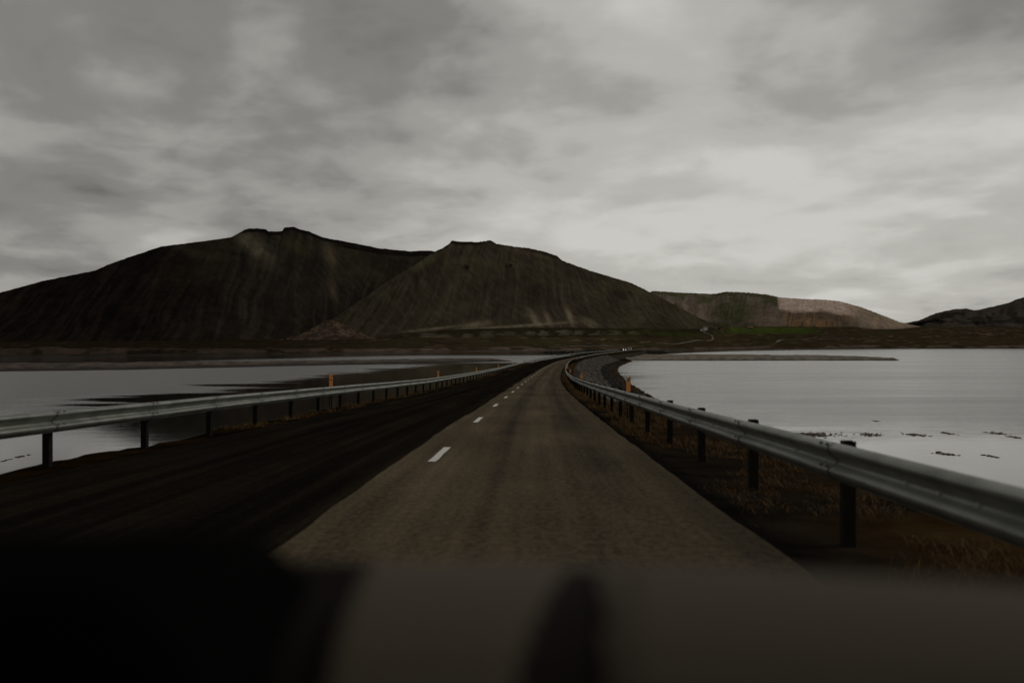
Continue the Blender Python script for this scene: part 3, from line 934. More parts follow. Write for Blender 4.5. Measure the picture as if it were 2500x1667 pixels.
def build_causeway():
    s = np.concatenate([np.arange(-240, 0, 2.0), np.arange(0, 120, 0.4), np.arange(120, 480, 1.2), np.arange(480, 2400, 6.0)])
    o, z = bank_profile(s)
    # refine across
    k = 3
    uu = np.linspace(0, o.shape[1] - 1, (o.shape[1] - 1) * k + 1)
    idx = np.arange(o.shape[1])
    O = np.stack([np.interp(uu, idx, o[i]) for i in range(len(s))]); Z = np.stack([np.interp(uu, idx, z[i]) for i in range(len(s))])
    rel = (O > R_EDGE + 0.1) | (O < L_EDGE - 0.1)
    Z = Z + rel * 0.10 * (fbm(s[:, None] * 0.9, O * 0.9, 755, 4) - 0.5)
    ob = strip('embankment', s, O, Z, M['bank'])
    me = ob.data
    n = fbm(s[:, None] * 0.5, O * 0.6, 801, 4); n2 = fbm(s[:, None] * 0.12, O * 0.3, 811, 3)
    x, y, zr, tx, ty = frame(s)
    wz = zr[:, None] + Z                                 # height above water
    c = np.empty(O.shape + (3,)); c[:] = (0.014, 0.011, 0.008)
    c = lerp(c, np.array((0.050, 0.027, 0.008)), (sstep(0.4, 0.6, n) * sstep(0.3, 0.6, n2))[..., None] * 0.8)
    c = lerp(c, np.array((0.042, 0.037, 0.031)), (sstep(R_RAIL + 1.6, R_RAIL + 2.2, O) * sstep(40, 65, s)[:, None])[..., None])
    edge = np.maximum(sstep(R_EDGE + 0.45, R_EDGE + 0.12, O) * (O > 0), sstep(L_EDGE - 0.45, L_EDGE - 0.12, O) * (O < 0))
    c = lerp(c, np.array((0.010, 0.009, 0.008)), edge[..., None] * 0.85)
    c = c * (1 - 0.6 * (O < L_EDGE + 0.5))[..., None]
    wet = 1 - sstep(0.55, 0.95, wz + 0.3 * (n - 0.5))
    c = lerp(c, np.array((0.010, 0.008, 0.006)), wet[..., None])
    amber = (1 - sstep(0.10, 0.32, wz + 0.25 * (n - 0.5)))
    c = lerp(c, np.array((0.075, 0.036, 0.008)), amber[..., None] * 0.85)
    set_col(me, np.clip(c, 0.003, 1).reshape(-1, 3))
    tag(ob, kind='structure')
    return ob


EMB = build_causeway()
_re = np.linspace(L_EDGE, R_EDGE, 12)[None, :] * np.ones((len(S_ROAD), 1))
_re[:, -1] += 0.06 * (fbm(S_ROAD / 1.3, 0 * S_ROAD, 921, 4) - 0.5)
ROAD = strip('road', S_ROAD, _re, np.zeros(12), M['asphalt_old'])
tag(ROAD, kind='structure')
# ragged edges: left lane resurfaced with a darker coat
_so = np.concatenate([np.arange(-240, 0, 2.0), np.arange(0, 130, 0.25), np.arange(130, 720, 2.0)])
_rag = -0.50 + 0.10 * (fbm(_so / 3.0, 0 * _so, 901, 4) - 0.5) - 0.10 * np.round(vnoise(_so / 9.0, 0 * _so, 905) * 2) / 2 * sstep(15, 30, _so) + 0.6 * sstep(60, 110, _so) * 0.0
_off = np.stack([np.full_like(_so, L_EDGE - 0.02)] + [lerp(L_EDGE, _rag, t) for t in (0.25, 0.5, 0.75)] + [_rag], -1)
LANE = strip('fresh_asphalt_lane', _so, _off, np.full(5, 0.006), M['asphalt_new'])
tag(LANE, kind='structure')

# centre line dashes, one object each
for i in range(-1, 56):
    sc = 17.7 + 12.0 * i
    if sc > 690: break
    ss = np.linspace(sc - 1.5, sc + 1.5, 7)
    w = 0.062
    d = strip('lane_dash', ss, np.stack([np.full(7, -w) + 0.006 * RNG.normal(size=7), np.full(7, w) + 0.006 * RNG.normal(size=7)], -1), np.full(2, 0.007 + 0.004), M['paint'], ROAD)

# ------------------------------------------------------------------ guardrails
WPROF = [(0.762, 0.010), (0.757, 0.034), (0.745, 0.062), (0.728, 0.083), (0.708, 0.086), (0.680, 0.070), (0.648, 0.032), (0.624, 0.006), (0.604, 0.002), (0.588, 0.014), (0.572, 0.044), (0.552, 0.078), (0.532, 0.086), (0.500, 0.072), (0.470, 0.040), (0.452, 0.014)]


def rail_wobble(s, seed):
    return 0.05 * (fbm(np.asarray(s) / 14.0, 0 * np.asarray(s), seed, 3) - 0.5), 0.06 * (fbm(np.asarray(s) / 18.0, 0 * np.asarray(s), seed + 3, 3) - 0.5)


def guardrail(side, label, seed):
    off0 = R_RAIL if side > 0 else L_RAIL
    ox, oy, oz, _, _ = frame(-10.0, off0)
    root = empty('guardrail', (float(ox), float(oy), float(oz)))
    tag(root, label, 'guardrail', 'steel guardrails along the causeway')
    org = np.array((ox, oy, oz))
    phase = 1.15 if side > 0 else -0.2
    prof = np.array(WPROF)
    npf = len(prof)
    post_geo = None
    top = 0.772 if side > 0 else 0.735
    # C-section post
    w, dpt, t = 0.062, 0.10, 0.012
    poly = [(-w, 0), (w, 0), (w, dpt), (w - t, dpt), (w - t, t), (-w + t, t), (-w + t, dpt), (-w, dpt)]
    post_me = prism_mesh('post', poly, 'z', -0.7, top)
    post_me.materials.append(M['post'])
    spacer_me = box_mesh('spacer', -0.05, 0.05, -0.06, 0.0, 0.56, 0.65)
    spacer_me.materials.append(M['post'])
    slot_me = box_mesh('slot', -0.03, 0.03, -0.011, 0.011, -0.008, 0.008)
    slot_me.materials.append(M['slot'])
    bolt_me = mesh_from('bolt', *box_geo(-0.013, 0.013, -0.012, 0.012, -0.013, 0.013))
    bolt_me.materials.append(M['bolt'])
    s0s = np.arange(-8.0, 694.0, 4.0) + phase
    for i, s0 in enumerate(s0s):
        nseg = 5 if s0 < 120 else 3
        ss = np.linspace(s0, s0 + 4.16, nseg)
        wz, wo = rail_wobble(ss, seed)
        lap = np.linspace(0.011, 0.0, nseg)              # each panel laps over the next one
        x, y, z, tx, ty = frame(ss)
        rows = []
        for layer in (0, 1):
            d = prof[:, 1] - 0.0045 * layer
            O = off0 + wo[:, None] - side * (d[None, :] + lap[:, None])
            rows.append(np.stack([x[:, None] + ty[:, None] * O, y[:, None] - tx[:, None] * O, (z + wz)[:, None] + prof[None, :, 0] - 0.002 * layer * np.sign(prof[None, :, 0] - 0.6)], -1))
        co = np.concatenate([rows[0].reshape(-1, 3), rows[1].reshape(-1, 3)]) - org
        q = grid_quads(nseg, npf); nn = nseg * npf
        q2 = q[:, ::-1] + nn
        rim = []
        for r in range(nseg - 1):
            for cidx in (0, npf - 1):
                a, b = r * npf + cidx, (r + 1) * npf + cidx
                rim.append((a, b, b + nn, a + nn))
        for r in (0, nseg - 1):
            for cidx in range(npf - 1):
                a, b = r * npf + cidx, r * npf + cidx + 1
                rim.append((a, b, b + nn, a + nn))
        me = fast_mesh('beam', co, np.concatenate([q, q2, np.array(rim)]))
        bo = obj('beam', me, M['galv'], root)
        # post
        wz1, wo1 = rail_wobble(np.array([s0 + 0.1]), seed)
        px, py, pz, tx1, ty1 = frame(s0 + 0.1, off0 + float(wo1[0]) + side * 0.055)
        ang = math.atan2(-tx1, ty1)
        po = obj('post', post_me, None, root)
        po.location = (float(px) - ox, float(py) - oy, float(pz) + float(wz1[0]) - oz)
        po.rotation_euler = (random.uniform(-0.012, 0.012), random.uniform(-0.012, 0.012), ang + (-math.pi / 2 if side > 0 else math.pi / 2) + random.uniform(-0.03, 0.03))
        if s0 < 60:
            sp = obj('spacer', spacer_me, None, po)
        if s0 < 75:
            # slots by the lap joint on both waves, bolt heads in the valley
            for zz_, dd_ in ((0.744, 0.060), (0.562, 0.060)):
                for ds in (0.07, 0.26):
                    sx, sy, sz, a1, b1 = frame(s0 + ds, off0 + float(wo1[0]) - side * (dd_ + 0.013))
                    so = obj('slot', slot_me, None, bo)
                    so.location = (float(sx) - ox, float(sy) - oy, float(sz) + float(wz1[0]) + zz_ - oz)
                    so.rotation_euler = (math.radians(45) * 1, 0, ang + (math.pi / 2 if side < 0 else -math.pi / 2))
            if side > 0 or i % 2 == 0:
                for ds in ((1.1, 1.7, 2.3) if i % 2 else (1.4,)):
                    sx, sy, sz, a1, b1 = frame(s0 + ds, off0 + float(wo1[0]) - side * 0.016)
                    so = obj('bolt', bolt_me, None, bo)
                    so.location = (float(sx) - ox, float(sy) - oy, float(sz) + float(wz1[0]) + 0.606 - oz)
                    so.rotation_euler = (0, 0, ang)
    return root


guardrail(1, 'grey galvanised steel guardrail along the right edge of the road, beside the open water', 51)
guardrail(-1, 'grey galvanised steel guardrail along the left edge of the road, beyond the dark lane', 61)

# ------------------------------------------------------------------ marker plates
ORD = ['first', 'second', 'third', 'fourth', 'fifth', 'sixth', 'seventh', 'eighth', 'ninth', 'tenth', 'eleventh', 'twelfth', 'thirteenth', 'fourteenth', 'fifteenth', 'sixteenth', 'seventeenth', 'eighteenth']


def marker(side, s, idx):
    off = (R_RAIL + 0.20) if side > 0 else (L_RAIL - 0.20)
    x, y, z, tx, ty = frame(s, off)
    root = empty('marker_post', (float(x), float(y), float(z) - 0.1), math.atan2(-tx, ty))
    w, zb, zt = 0.062, 0.83, 1.24
    if side > 0:
        poly = [(-w, zb), (w, zb), (w, zt + 0.02), (-w, zt - 0.035)]
    else:
        zt += 0.06
        poly = [(-w, zb), (w, zb), (w, zt - 0.045), (-w, zt + 0.02)]
    pl = prism_mesh('plate', poly, 'y', -0.016, 0.016, bevel=0.004)
    obj('plate', pl, M['orange'], root)
    st, sf = join_geo([box_geo(-0.05, -0.02, -0.012, 0.012, -0.6, zb + 0.002), box_geo(0.02, 0.05, -0.012, 0.012, -0.6, zb + 0.002)])
    obj('stem', mesh_from('stem', st, sf), M['post'], root)
    if side > 0:
        rp = prism_mesh('reflector', [(-w + 0.012, zt - 0.14), (w - 0.006, zt - 0.11), (w - 0.006, zt + 0.004), (-w + 0.012, zt - 0.042)], 'y', -0.021, -0.0165)
        obj('reflector', rp, M['reflector'], root)
    else:
        rp = prism_mesh('reflector', [(-w + 0.004, 1.10), (w - 0.004, 1.055), (w - 0.004, 1.085), (-w + 0.004, 1.13)], 'y', -0.021, -0.0165)
        obj('reflector', rp, M['reflector_dark'], root)
        rp = prism_mesh('reflector', [(0.012, zt - 0.095), (w - 0.012, zt - 0.11), (w - 0.012, zt - 0.075), (0.012, zt - 0.06)], 'y', -0.021, -0.0165)
        obj('reflector', rp, M['reflector_dark'], root)
    side_n = 'right' if side > 0 else 'left'
    tag(root, 'orange marker plate behind the %s guardrail, %s counted from the camera' % (side_n, ORD[idx]), 'road marker', 'orange marker plates along the guardrails')


for i in range(17):
    marker(-1, 38.6 + 39.5 * i, i)
for i in range(17):
    marker(1, 31.6 + 37.5 * i, i)

# ------------------------------------------------------------------ stones on the right bank
def build_riprap():
    rg = np.random.default_rng(77)
    n = 7600
    s = 38 + (rg.random(n) ** 1.25) * 420
    o = R_RAIL + rg.uniform(1.5, 6.2, n)
    S, O, Z = s, o, None
    op, zp = bank_profile(s)
    z = np.array([np.interp(o[i], op[i], zp[i]) for i in range(n)])
    x, y, zr, tx, ty = frame(s)
    pos = np.stack([x + ty * o, y - tx * o, zr + z + 0.06], -1)
    size = rg.uniform(0.18, 0.62, n) * (0.8 + 0.35 * (s > 90))
    order = np.argsort(-size / s * (s > 55))[:300]
    pick = np.zeros(n, bool); pick[order] = True
    mats = ROCKS
    for m in mats:
        if not m.materials: m.materials.append(M['rock'])
    for i in order:
        so = obj('stone', mats[int(rg.integers(len(mats)))], None, EMB)
        so.location = pos[i]
        so.scale = (size[i],) * 3
        so.rotation_euler = (rg.uniform(-.4, .4), rg.uniform(-.4, .4), rg.uniform(0, 6.28))
    me = scatter_mesh('riprap', pos[~pick], size[~pick], 78)
    r = obj('riprap', me, M['rock'], EMB)
    tag(r, kind='stuff')
    # wet stones in the tide zone
    n = 2600
    s = 40 + (rg.random(n) ** 1.2) * 420
    o = R_RAIL + rg.uniform(5.6, 10.4, n)
    op, zp = bank_profile(s)
    z = np.array([np.interp(o[i], op[i], zp[i]) for i in range(n)])
    x, y, zr, tx, ty = frame(s)
    pos = np.stack([x + ty * o, y - tx * o, zr + z], -1)
    r = obj('wet_stones', scatter_mesh('wet_stones', pos, rg.uniform(0.15, 0.42, n), 79), M['rock_dark'], EMB)
    tag(r, kind='stuff')


build_riprap()

# ------------------------------------------------------------------ grass
def blades(name, base, height, lean, width, color, seed, mat, parent=None):
    """bent two-piece blades"""
    rg = np.random.default_rng(seed)
    n = len(base)
    a = rg.uniform(0, 2 * np.pi, n)
    dx, dy = np.cos(a), np.sin(a)
    wx, wy = -dy * width / 2, dx * width / 2
    l1 = lean * 0.35; h1 = height * 0.62
    b = base
    p0 = np.stack([b[:, 0] - wx, b[:, 1] - wy, b[:, 2]], -1); p1 = np.stack([b[:, 0] + wx, b[:, 1] + wy, b[:, 2]], -1)
    m0 = np.stack([b[:, 0] - wx * .7 + dx * l1, b[:, 1] - wy * .7 + dy * l1, b[:, 2] + h1], -1); m1 = np.stack([b[:, 0] + wx * .7 + dx * l1, b[:, 1] + wy * .7 + dy * l1, b[:, 2] + h1], -1)
    t = np.stack([b[:, 0] + dx * lean, b[:, 1] + dy * lean, b[:, 2] + height], -1)
    co = np.stack([p0, p1, m0, m1, t], 1).reshape(-1, 3)
    i = np.arange(n)[:, None] * 5
    tri = np.concatenate([i + np.array([[0, 1, 3]]), i + np.array([[0, 3, 2]]), i + np.array([[2, 3, 4]])])
    me = fast_mesh(name, co, tri, False)
    set_col(me, np.repeat(color, 5, axis=0))
    o = obj(name, me, mat, parent)
    return tag(o, kind='stuff')


def ground_at(s, o):
    op, zp = bank_profile(s)
    z = np.array([np.interp(o[i], op[i], zp[i]) for i in range(len(s))])
    x, y, zr, tx, ty = frame(s)
    return np.stack([x + ty * o, y - tx * o, zr + z - 0.03], -1)


def grass_field(side, nt, smin, smax, omin, omax, hmul, seed, label):
    rg = np.random.default_rng(seed)
    s = smin + (rg.random(nt) ** 1.7) * (smax - smin)
    o = rg.uniform(omin, omax, nt)
    den = fbm(s / 2.5, o * 0.9, seed + 1, 3)
    keep = den > (0.58 - 0.17 * sstep(12, 36, s) if side > 0 else 0.54)
    s, o = s[keep], o[keep]
    per = 16
    cs = np.repeat(s, per); co = np.repeat(o, per)
    spread = 0.07 + 0.0012 * cs
    cs = cs + rg.normal(size=len(cs)) * spread * 1.4; co = co + rg.normal(size=len(co)) * spread
    if side > 0: co = np.maximum(co, R_EDGE + 0.10 + 0.12 * rg.random(len(co)))
    else: co = np.minimum(co, L_EDGE - 0.10 - 0.12 * rg.random(len(co)))
    base = ground_at(cs, co)
    th = np.repeat(rg.uniform(0.5, 1.25, len(s)), per)
    h = th * rg.uniform(0.05, 0.22, len(cs)) * hmul * (0.62 + 0.38 * sstep(12, 40, cs))
    lean = h * rg.uniform(0.3, 1.7, len(cs))
    w = 0.006 + 0.00020 * cs
    pal = np.array([(0.17, 0.088, 0.022), (0.125, 0.060, 0.014), (0.20, 0.125, 0.045), (0.085, 0.062, 0.018), (0.075, 0.036, 0.010)])
    ti = np.repeat(rg.choice(5, len(s), p=[.3, .27, .13, .15, .15]), per)
    c = pal[ti] * rg.uniform(0.5, 1.2, (len(cs), 1)) * (0.55 + 0.45 * sstep(10, 35, cs))[:, None] ** 0
    o_ = blades('grass', base, h, lean, w, c, seed, M['blade'])
    o_['label'] = label; o_['category'] = 'grass'


grass_field(1, 6000, 3, 260, R_EDGE + 0.25, R_RAIL + 2.0, 1.0, 1001, 'ochre dry grass on the verge under the right guardrail')
grass_field(-1, 1500, 26, 260, L_RAIL - 0.9, L_EDGE - 0.2, 0.75, 1002, 'sparse dry grass under the left guardrail')


def weed_fringe():
    rg = np.random.default_rng(1200)
    n = 26000
    s = 40 + (rg.random(n) ** 1.1) * 430
    op, zp = bank_profile(s)
    o = R_RAIL + rg.uniform(8.6, 11.0, n) + 0.8 * (fbm(s / 5, 0 * s, 1207, 3) - 0.5)
    base = ground_at(s, o); base[:, 2] = np.maximum(base[:, 2], -0.02)
    h = rg.uniform(0.05, 0.22, n); lean = rg.uniform(0.1, 0.4, n)
    pal = np.array([(0.125, 0.062, 0.012), (0.085, 0.040, 0.008), (0.045, 0.024, 0.008)])
    c = pal[rg.choice(3, n, p=[.35, .35, .3])] * rg.uniform(0.7, 1.2, (n, 1))
    o_ = blades('seaweed', base, h, lean, 0.05 + 0.0004 * s, c, 1201, M['blade'])
    o_['label'] = 'amber seaweed fringe along the waterline of the right bank'; o_['category'] = 'seaweed'


weed_fringe()

# ------------------------------------------------------------------ floating weed
def weed_patch(px, py, wpx, label, seed, mound=0.0, kind='floating_seaweed'):
    rg = np.random.default_rng(seed)
    d = dist(py); x = float(P(px)) * d
    half = wpx / 2 / FPX * d
    n = max(18, int(half * 75))
    ux = rg.normal(size=n) * 0.45 * half
    uy = rg.normal(size=n) * (0.5 + 0.22 * half)
    base = np.stack([ux, uy, np.full(n, 0.006)], -1)
    sz = rg.uniform(0.05, 0.19, n) * (0.5 + 0.5 * np.exp(-(ux / half) ** 2))
    me = scatter_mesh(kind, base, sz, seed + 1, flat=0.35)
    if mound:
        co, t = ROCKA[seed % len(ROCKA)]
        c0 = np.empty(len(me.vertices) * 3, np.float32); me.vertices.foreach_get('co', c0)
        a, b = arrays(me)
        q = co * np.array((mound * 1.6, mound, mound * 0.55))
        me = fast_mesh(kind, np.concatenate([a, q]), np.concatenate([b, t + len(a)]), False)
    o = obj(kind, me, M['weed'])
    o.location = (x, d, 0)
    tag(o, label, 'seaweed', 'seaweed patches afloat on the water')


weed_patch(1985, 1061, 170, 'largest dark seaweed raft beyond the right guardrail, with a rock in it', 31, 0.55)
weed_patch(2125, 1061, 70, 'small seaweed raft just right of the largest raft', 32)
weed_patch(2235, 1061, 60, 'thin seaweed raft second right of the largest raft', 33)
weed_patch(2310, 1057, 34, 'thin dark seaweed streak midway to the right picture edge', 34)
weed_patch(2430, 1057, 46, 'dark seaweed streak near the right picture edge', 35)
weed_patch(2478, 1067, 28, 'dark seaweed lump close to the right picture edge', 36)
weed_patch(2305, 1107, 44, 'lone seaweed patch low on the right water', 37)
weed_patch(2153, 1113, 18, 'small seaweed fleck below the main raft', 38)
weed_patch(2418, 1113, 20, 'small seaweed fleck low near the right edge', 39)
weed_patch(2003, 1084, 24, 'short seaweed fleck just below the largest raft', 40)
weed_patch(2140, 1028, 12, 'tiny seaweed fleck above the main raft', 41)
weed_patch(48, 1115, 18, 'small seaweed fleck on the water under the left guardrail', 42)
weed_patch(8, 1125, 14, 'seaweed fleck under the left guardrail at the picture edge', 43)

# ------------------------------------------------------------------ farm, tracks, poles
M['wall_white'] = simple_mat('white_wall', (0.72, 0.71, 0.68), 0.8, var=0.06)
M['roof_red'] = simple_mat('red_roof', (0.30, 0.12, 0.06), 0.7, var=0.2)
M['roof_grey'] = simple_mat('grey_roof', (0.10, 0.10, 0.10), 0.7, var=0.2)
M['glass_dark'] = simple_mat('dark_glass', (0.012, 0.014, 0.016), 0.15, var=0.1)
M['gravel'] = simple_mat('gravel_track', (0.11, 0.088, 0.07), 0.95, var=0.25, scale=0.2)
M['wood'] = simple_mat('grey_wood', (0.07, 0.06, 0.05), 0.9, var=0.3)
M['black_rubber'] = simple_mat('black_rubber', (0.012, 0.012, 0.012), 0.8, var=0.2)
M['white_paint'] = simple_mat('white_car_paint', (0.70, 0.70, 0.68), 0.3, var=0.03)
M['dark_paint'] = simple_mat('dark_car_paint', (0.02, 0.022, 0.025), 0.3, var=0.03)
m_, n_, l_, b_ = new_mat('headlight_lit')
b_.inputs['Emission Color'].default_value = (1, 0.96, 0.88, 1)
b_.inputs['Emission Strength'].default_value = 6.0
M['headlight'] = m_


def house(px, py, L, W, H, roof, label, rz=0.2, wallm='wall_white'):
    x, y, z = plain_hit(px, py)
    r = empty('farmhouse', (x, y, z), rz)
    tag(r, label, 'house')
    obj('wall', box_mesh('wall', -L / 2, L / 2, -W / 2, W / 2, -1.5, H), M[wallm], r)
    poly = [(-W / 2 - .3, H + 0.003), (0, H + W * 0.36), (W / 2 + .3, H + 0.003)]
    ro = obj('roof', prism_mesh('roof', poly, 'x', -L / 2 - 0.3, L / 2 + 0.3), M[roof], r)
    obj('chimney', box_mesh('chimney', -0.4, 0.4, -0.4, 0.4, H + W * 0.2, H + W * 0.36 + 1.0), M[wallm], ro)
    k = max(2, int(L / 3.5))
    for i in range(k):
        cx = -L / 2 + (i + 0.5) * L / k
        if i == k // 2:
            obj('door', box_mesh('door', cx - 0.5, cx + 0.5, -W / 2 - 0.04, -W / 2 - 0.005, 0, 2.1), M['glass_dark'], r)
        else:
            obj('window', box_mesh('window', cx - 0.6, cx + 0.6, -W / 2 - 0.04, -W / 2 - 0.005, 1.0, 2.2), M['glass_dark'], r)


house(1721, 805, 10, 7, 4.2, 'roof_grey', 'white farmhouse at the head of the winding track', 0.25)
house(1712, 807, 6, 5, 2.4, 'roof_grey', 'small low outbuilding just left of the white farmhouse', 0.1)
house(1832, 802.5, 13, 7, 3.0, 'roof_red', 'low farmhouse with rust red roof in the green field', 0.05, 'wood')


def track(name, pts, width):
    pp = [plain_hit(*p) for p in pts]
    pp = np.array(pp)
    # resample
    L = np.concatenate([[0], np.cumsum(np.hypot(np.diff(pp[:, 0]), np.diff(pp[:, 1])))])
    q = np.linspace(0, L[-1], max(8, int(L[-1] / 8)))
    X = np.interp(q, L, pp[:, 0]); Y = np.interp(q, L, pp[:, 1])
    tx = np.gradient(X); ty = np.gradient(Y); n = np.hypot(tx, ty) + 1e-6
    co = []
    for sgn in (-1, 1):
        x = X + sgn * width / 2 * ty / n; y = Y - sgn * width / 2 * tx / n
        t = x / y
        px = t * FPX + 1250
        Ds = np.interp(px, SH[:, 0], SH[:, 1]); Df = np.interp(px, FT[:, 0], FT[:, 1])
        _, _, z = plain_z(t, (y - Ds) / (Df - Ds))
        co.append(np.stack([x, y, z + 0.35], -1))
    co = np.stack(co, 1).reshape(-1, 3)
    tag(obj(name, fast_mesh(name, co, grid_quads(len(q), 2)), M['gravel']), kind='structure')


track('path', [(1720, 808), (1718, 812), (1728, 815), (1738, 818), (1740, 824), (1741, 828), (1736, 831), (1690, 833), (1600, 837)], 4.5)
track('path', [(1120, 848), (1180, 849), (1250, 847.5), (1400, 845), (1520, 843)], 3)
track('path', [(1896, 836), (1900, 833), (1908, 829.5)], 8)
track('path', [(1908, 828.5), (1960, 827.5), (2060, 826.5)], 3)


def pole(x, y, z0, h, w, label, mat='wood', name='pole'):
    me = prism_mesh(name, [(w * math.cos(a), w * math.sin(a)) for a in np.linspace(0, 2 * np.pi, 6, endpoint=False)], 'z', z0 - 0.4, z0 + h)
    o = obj(name, me, M[mat])
    tag(o, label, 'pole')


d_ = dist(872, 0.9)
pole(float(P(2058)) * d_, d_, 0.7, 2.8, 0.12, 'thin upright pole near the end of the right gravel spit')
pole(float(P(1838)) * 640, 640, 0.7, 2.0, 0.14, 'short orange stake on the right gravel spit', 'orange', 'marker_stake')

# ------------------------------------------------------------------ vehicles on the far bridge
def wheel_geo(cx, cy, cz, r, w, n=16):
    v, f = [], []
    for t in (-w / 2, w / 2):
        for i in range(n):
            a = 2 * math.pi * i / n
            v.append((cx + t, cy + r * math.cos(a), cz + r * math.sin(a)))
    f.append(tuple(range(n))); f.append(tuple(range(2 * n - 1, n - 1, -1)))
    for i in range(n):
        j = (i + 1) % n
        f.append((i, i + n, j + n, j))
    return v, f


def far_vehicle(s, off, kind, label, paint, towards):
    x, y, z, tx, ty = frame(s, off)
    r = empty(kind, (float(x), float(y), float(z)), math.atan2(-tx, ty) + (math.pi if towards else 0))
    tag(r, label, 'van' if kind == 'van' else 'car')
    if kind == 'van':
        side = [(-2.4, 0.35), (2.4, 0.35), (2.45, 0.95), (1.75, 1.15), (1.25, 1.95), (1.05, 2.05), (-2.3, 2.05), (-2.42, 1.9)]
        w, hw = 0.95, 1.15
    else:
        side = [(-2.1, 0.35), (2.1, 0.35), (2.15, 0.75), (1.15, 0.92), (0.45, 1.42), (-1.2, 1.45), (-1.9, 1.0), (-2.15, 0.9)]
        w, hw = 0.88, 0.75
    obj('body', prism_mesh('body', side, 'x', -w, w, bevel=0.06), M[paint], r)
    if kind == 'van':
        obj('windscreen', mesh_from('windscreen', [(-w + .12, 1.73, 1.20), (w - .12, 1.73, 1.20), (w - .18, 1.30, 1.90), (-w + .18, 1.30, 1.90), (-w + .12, 1.79, 1.20), (w - .12, 1.79, 1.20), (w - .18, 1.36, 1.90), (-w + .18, 1.36, 1.90)], [(4, 5, 6, 7), (0, 1, 5, 4), (2, 3, 7, 6), (1, 2, 6, 5), (3, 0, 4, 7)]), M['glass_dark'], r)
        obj('rear_window', box_mesh('rear_window', -w + .14, w - .14, -2.45, -2.41, 1.15, 1.8), M['glass_dark'], r)
    else:
        obj('windscreen', mesh_from('windscreen', [(-w + .1, 1.08, 0.97), (w - .1, 1.08, 0.97), (w - .16, 0.50, 1.38), (-w + .16, 0.50, 1.38), (-w + .1, 1.13, 0.99), (w - .1, 1.13, 0.99), (w - .16, 0.55, 1.40), (-w + .16, 0.55, 1.40)], [(4, 5, 6, 7), (0, 1, 5, 4), (2, 3, 7, 6), (1, 2, 6, 5), (3, 0, 4, 7)]), M['glass_dark'], r)
    for sx in (-1, 1):
        for sy in (-1.45, 1.45):
            v, f = wheel_geo(sx * (w - 0.1), sy, 0.33, 0.33, 0.22)
            obj('wheel', mesh_from('wheel', v, f), M['black_rubber'], r)
        yf = 2.47 if kind == 'van' else 2.17
        obj('headlight', box_mesh('headlight', sx * 0.68 - 0.13, sx * 0.68 + 0.13, yf - 0.05, yf, 0.62 if kind != 'van' else 0.72, 0.76 if kind != 'van' else 0.9), M['headlight'] if towards else M['glass_dark'], r)


far_vehicle(691, 1.8, 'van', 'white van driving away over the far bridge hump', 'white_paint', False)
far_vehicle(702, -2.0, 'car', 'oncoming dark car with lit headlights left of the white van', 'dark_paint', True)

# ------------------------------------------------------------------ the car the photograph is taken from
M['dash'] = simple_mat('dashboard_plastic', (0.090, 0.073, 0.054), 0.8, var=0.06, scale=300, bump=0.05, spec=0.06)
M['dash_dark'] = simple_mat('dark_dashboard_plastic', (0.016, 0.013, 0.012), 0.9, var=0.08, scale=300, spec=0.02)
M['binnacle'] = simple_mat('black_hood_plastic', (0.004, 0.004, 0.004), 0.95, var=0.08, scale=300, spec=0.0)
M['trim'] = simple_mat('body_grey_paint', (0.05, 0.052, 0.055), 0.3, var=0.03)
M['lining'] = simple_mat('black_lining', (0.02, 0.02, 0.02), 0.95, var=0.1)
M['needle'] = simple_mat('orange_needle', (0.55, 0.14, 0.03), 0.5, var=0.05)


def glass_mat():
    m, n, l, b = new_mat('car_glass')
    n.remove(b)
    out = n['Material Output']
    tr = N(n, 'ShaderNodeBsdfTransparent'); tr.inputs[0].default_value = (0.97, 0.98, 0.97, 1)
    gl = N(n, 'ShaderNodeBsdfGlossy'); gl.inputs['Roughness'].default_value = 0.0
    fr = N(n, 'ShaderNodeFresnel'); fr.inputs[0].default_value = 1.3
    mx = N(n, 'ShaderNodeMixShader')
    l.new(vmath(n, l, 'MULTIPLY', fr.outputs[0], 0.035), mx.inputs[0]); l.new(tr.outputs[0], mx.inputs[1]); l.new(gl.outputs[0], mx.inputs[2])
    l.new(mx.outputs[0], out.inputs[0])
    return m


M['glass'] = glass_mat()


def loft(name, rings, closed=True, caps=True):
    n = len(rings[0]); v = [p for r in rings for p in r]; f = []
    for i in range(len(rings) - 1):
        for j in range(n if closed else n - 1):
            k = (j + 1) % n
            f.append((i * n + j, i * n + k, (i + 1) * n + k, (i + 1) * n + j))
    if caps:
        f.append(tuple(range(n))[::-1]); f.append(tuple(range((len(rings) - 1) * n, len(rings) * n)))
    me = mesh_from(name, v, f, True)
    bm = bmesh.new(); bm.from_mesh(me); bmesh.ops.recalc_face_normals(bm, faces=bm.faces[:]); bm.to_mesh(me); bm.free()
    return me


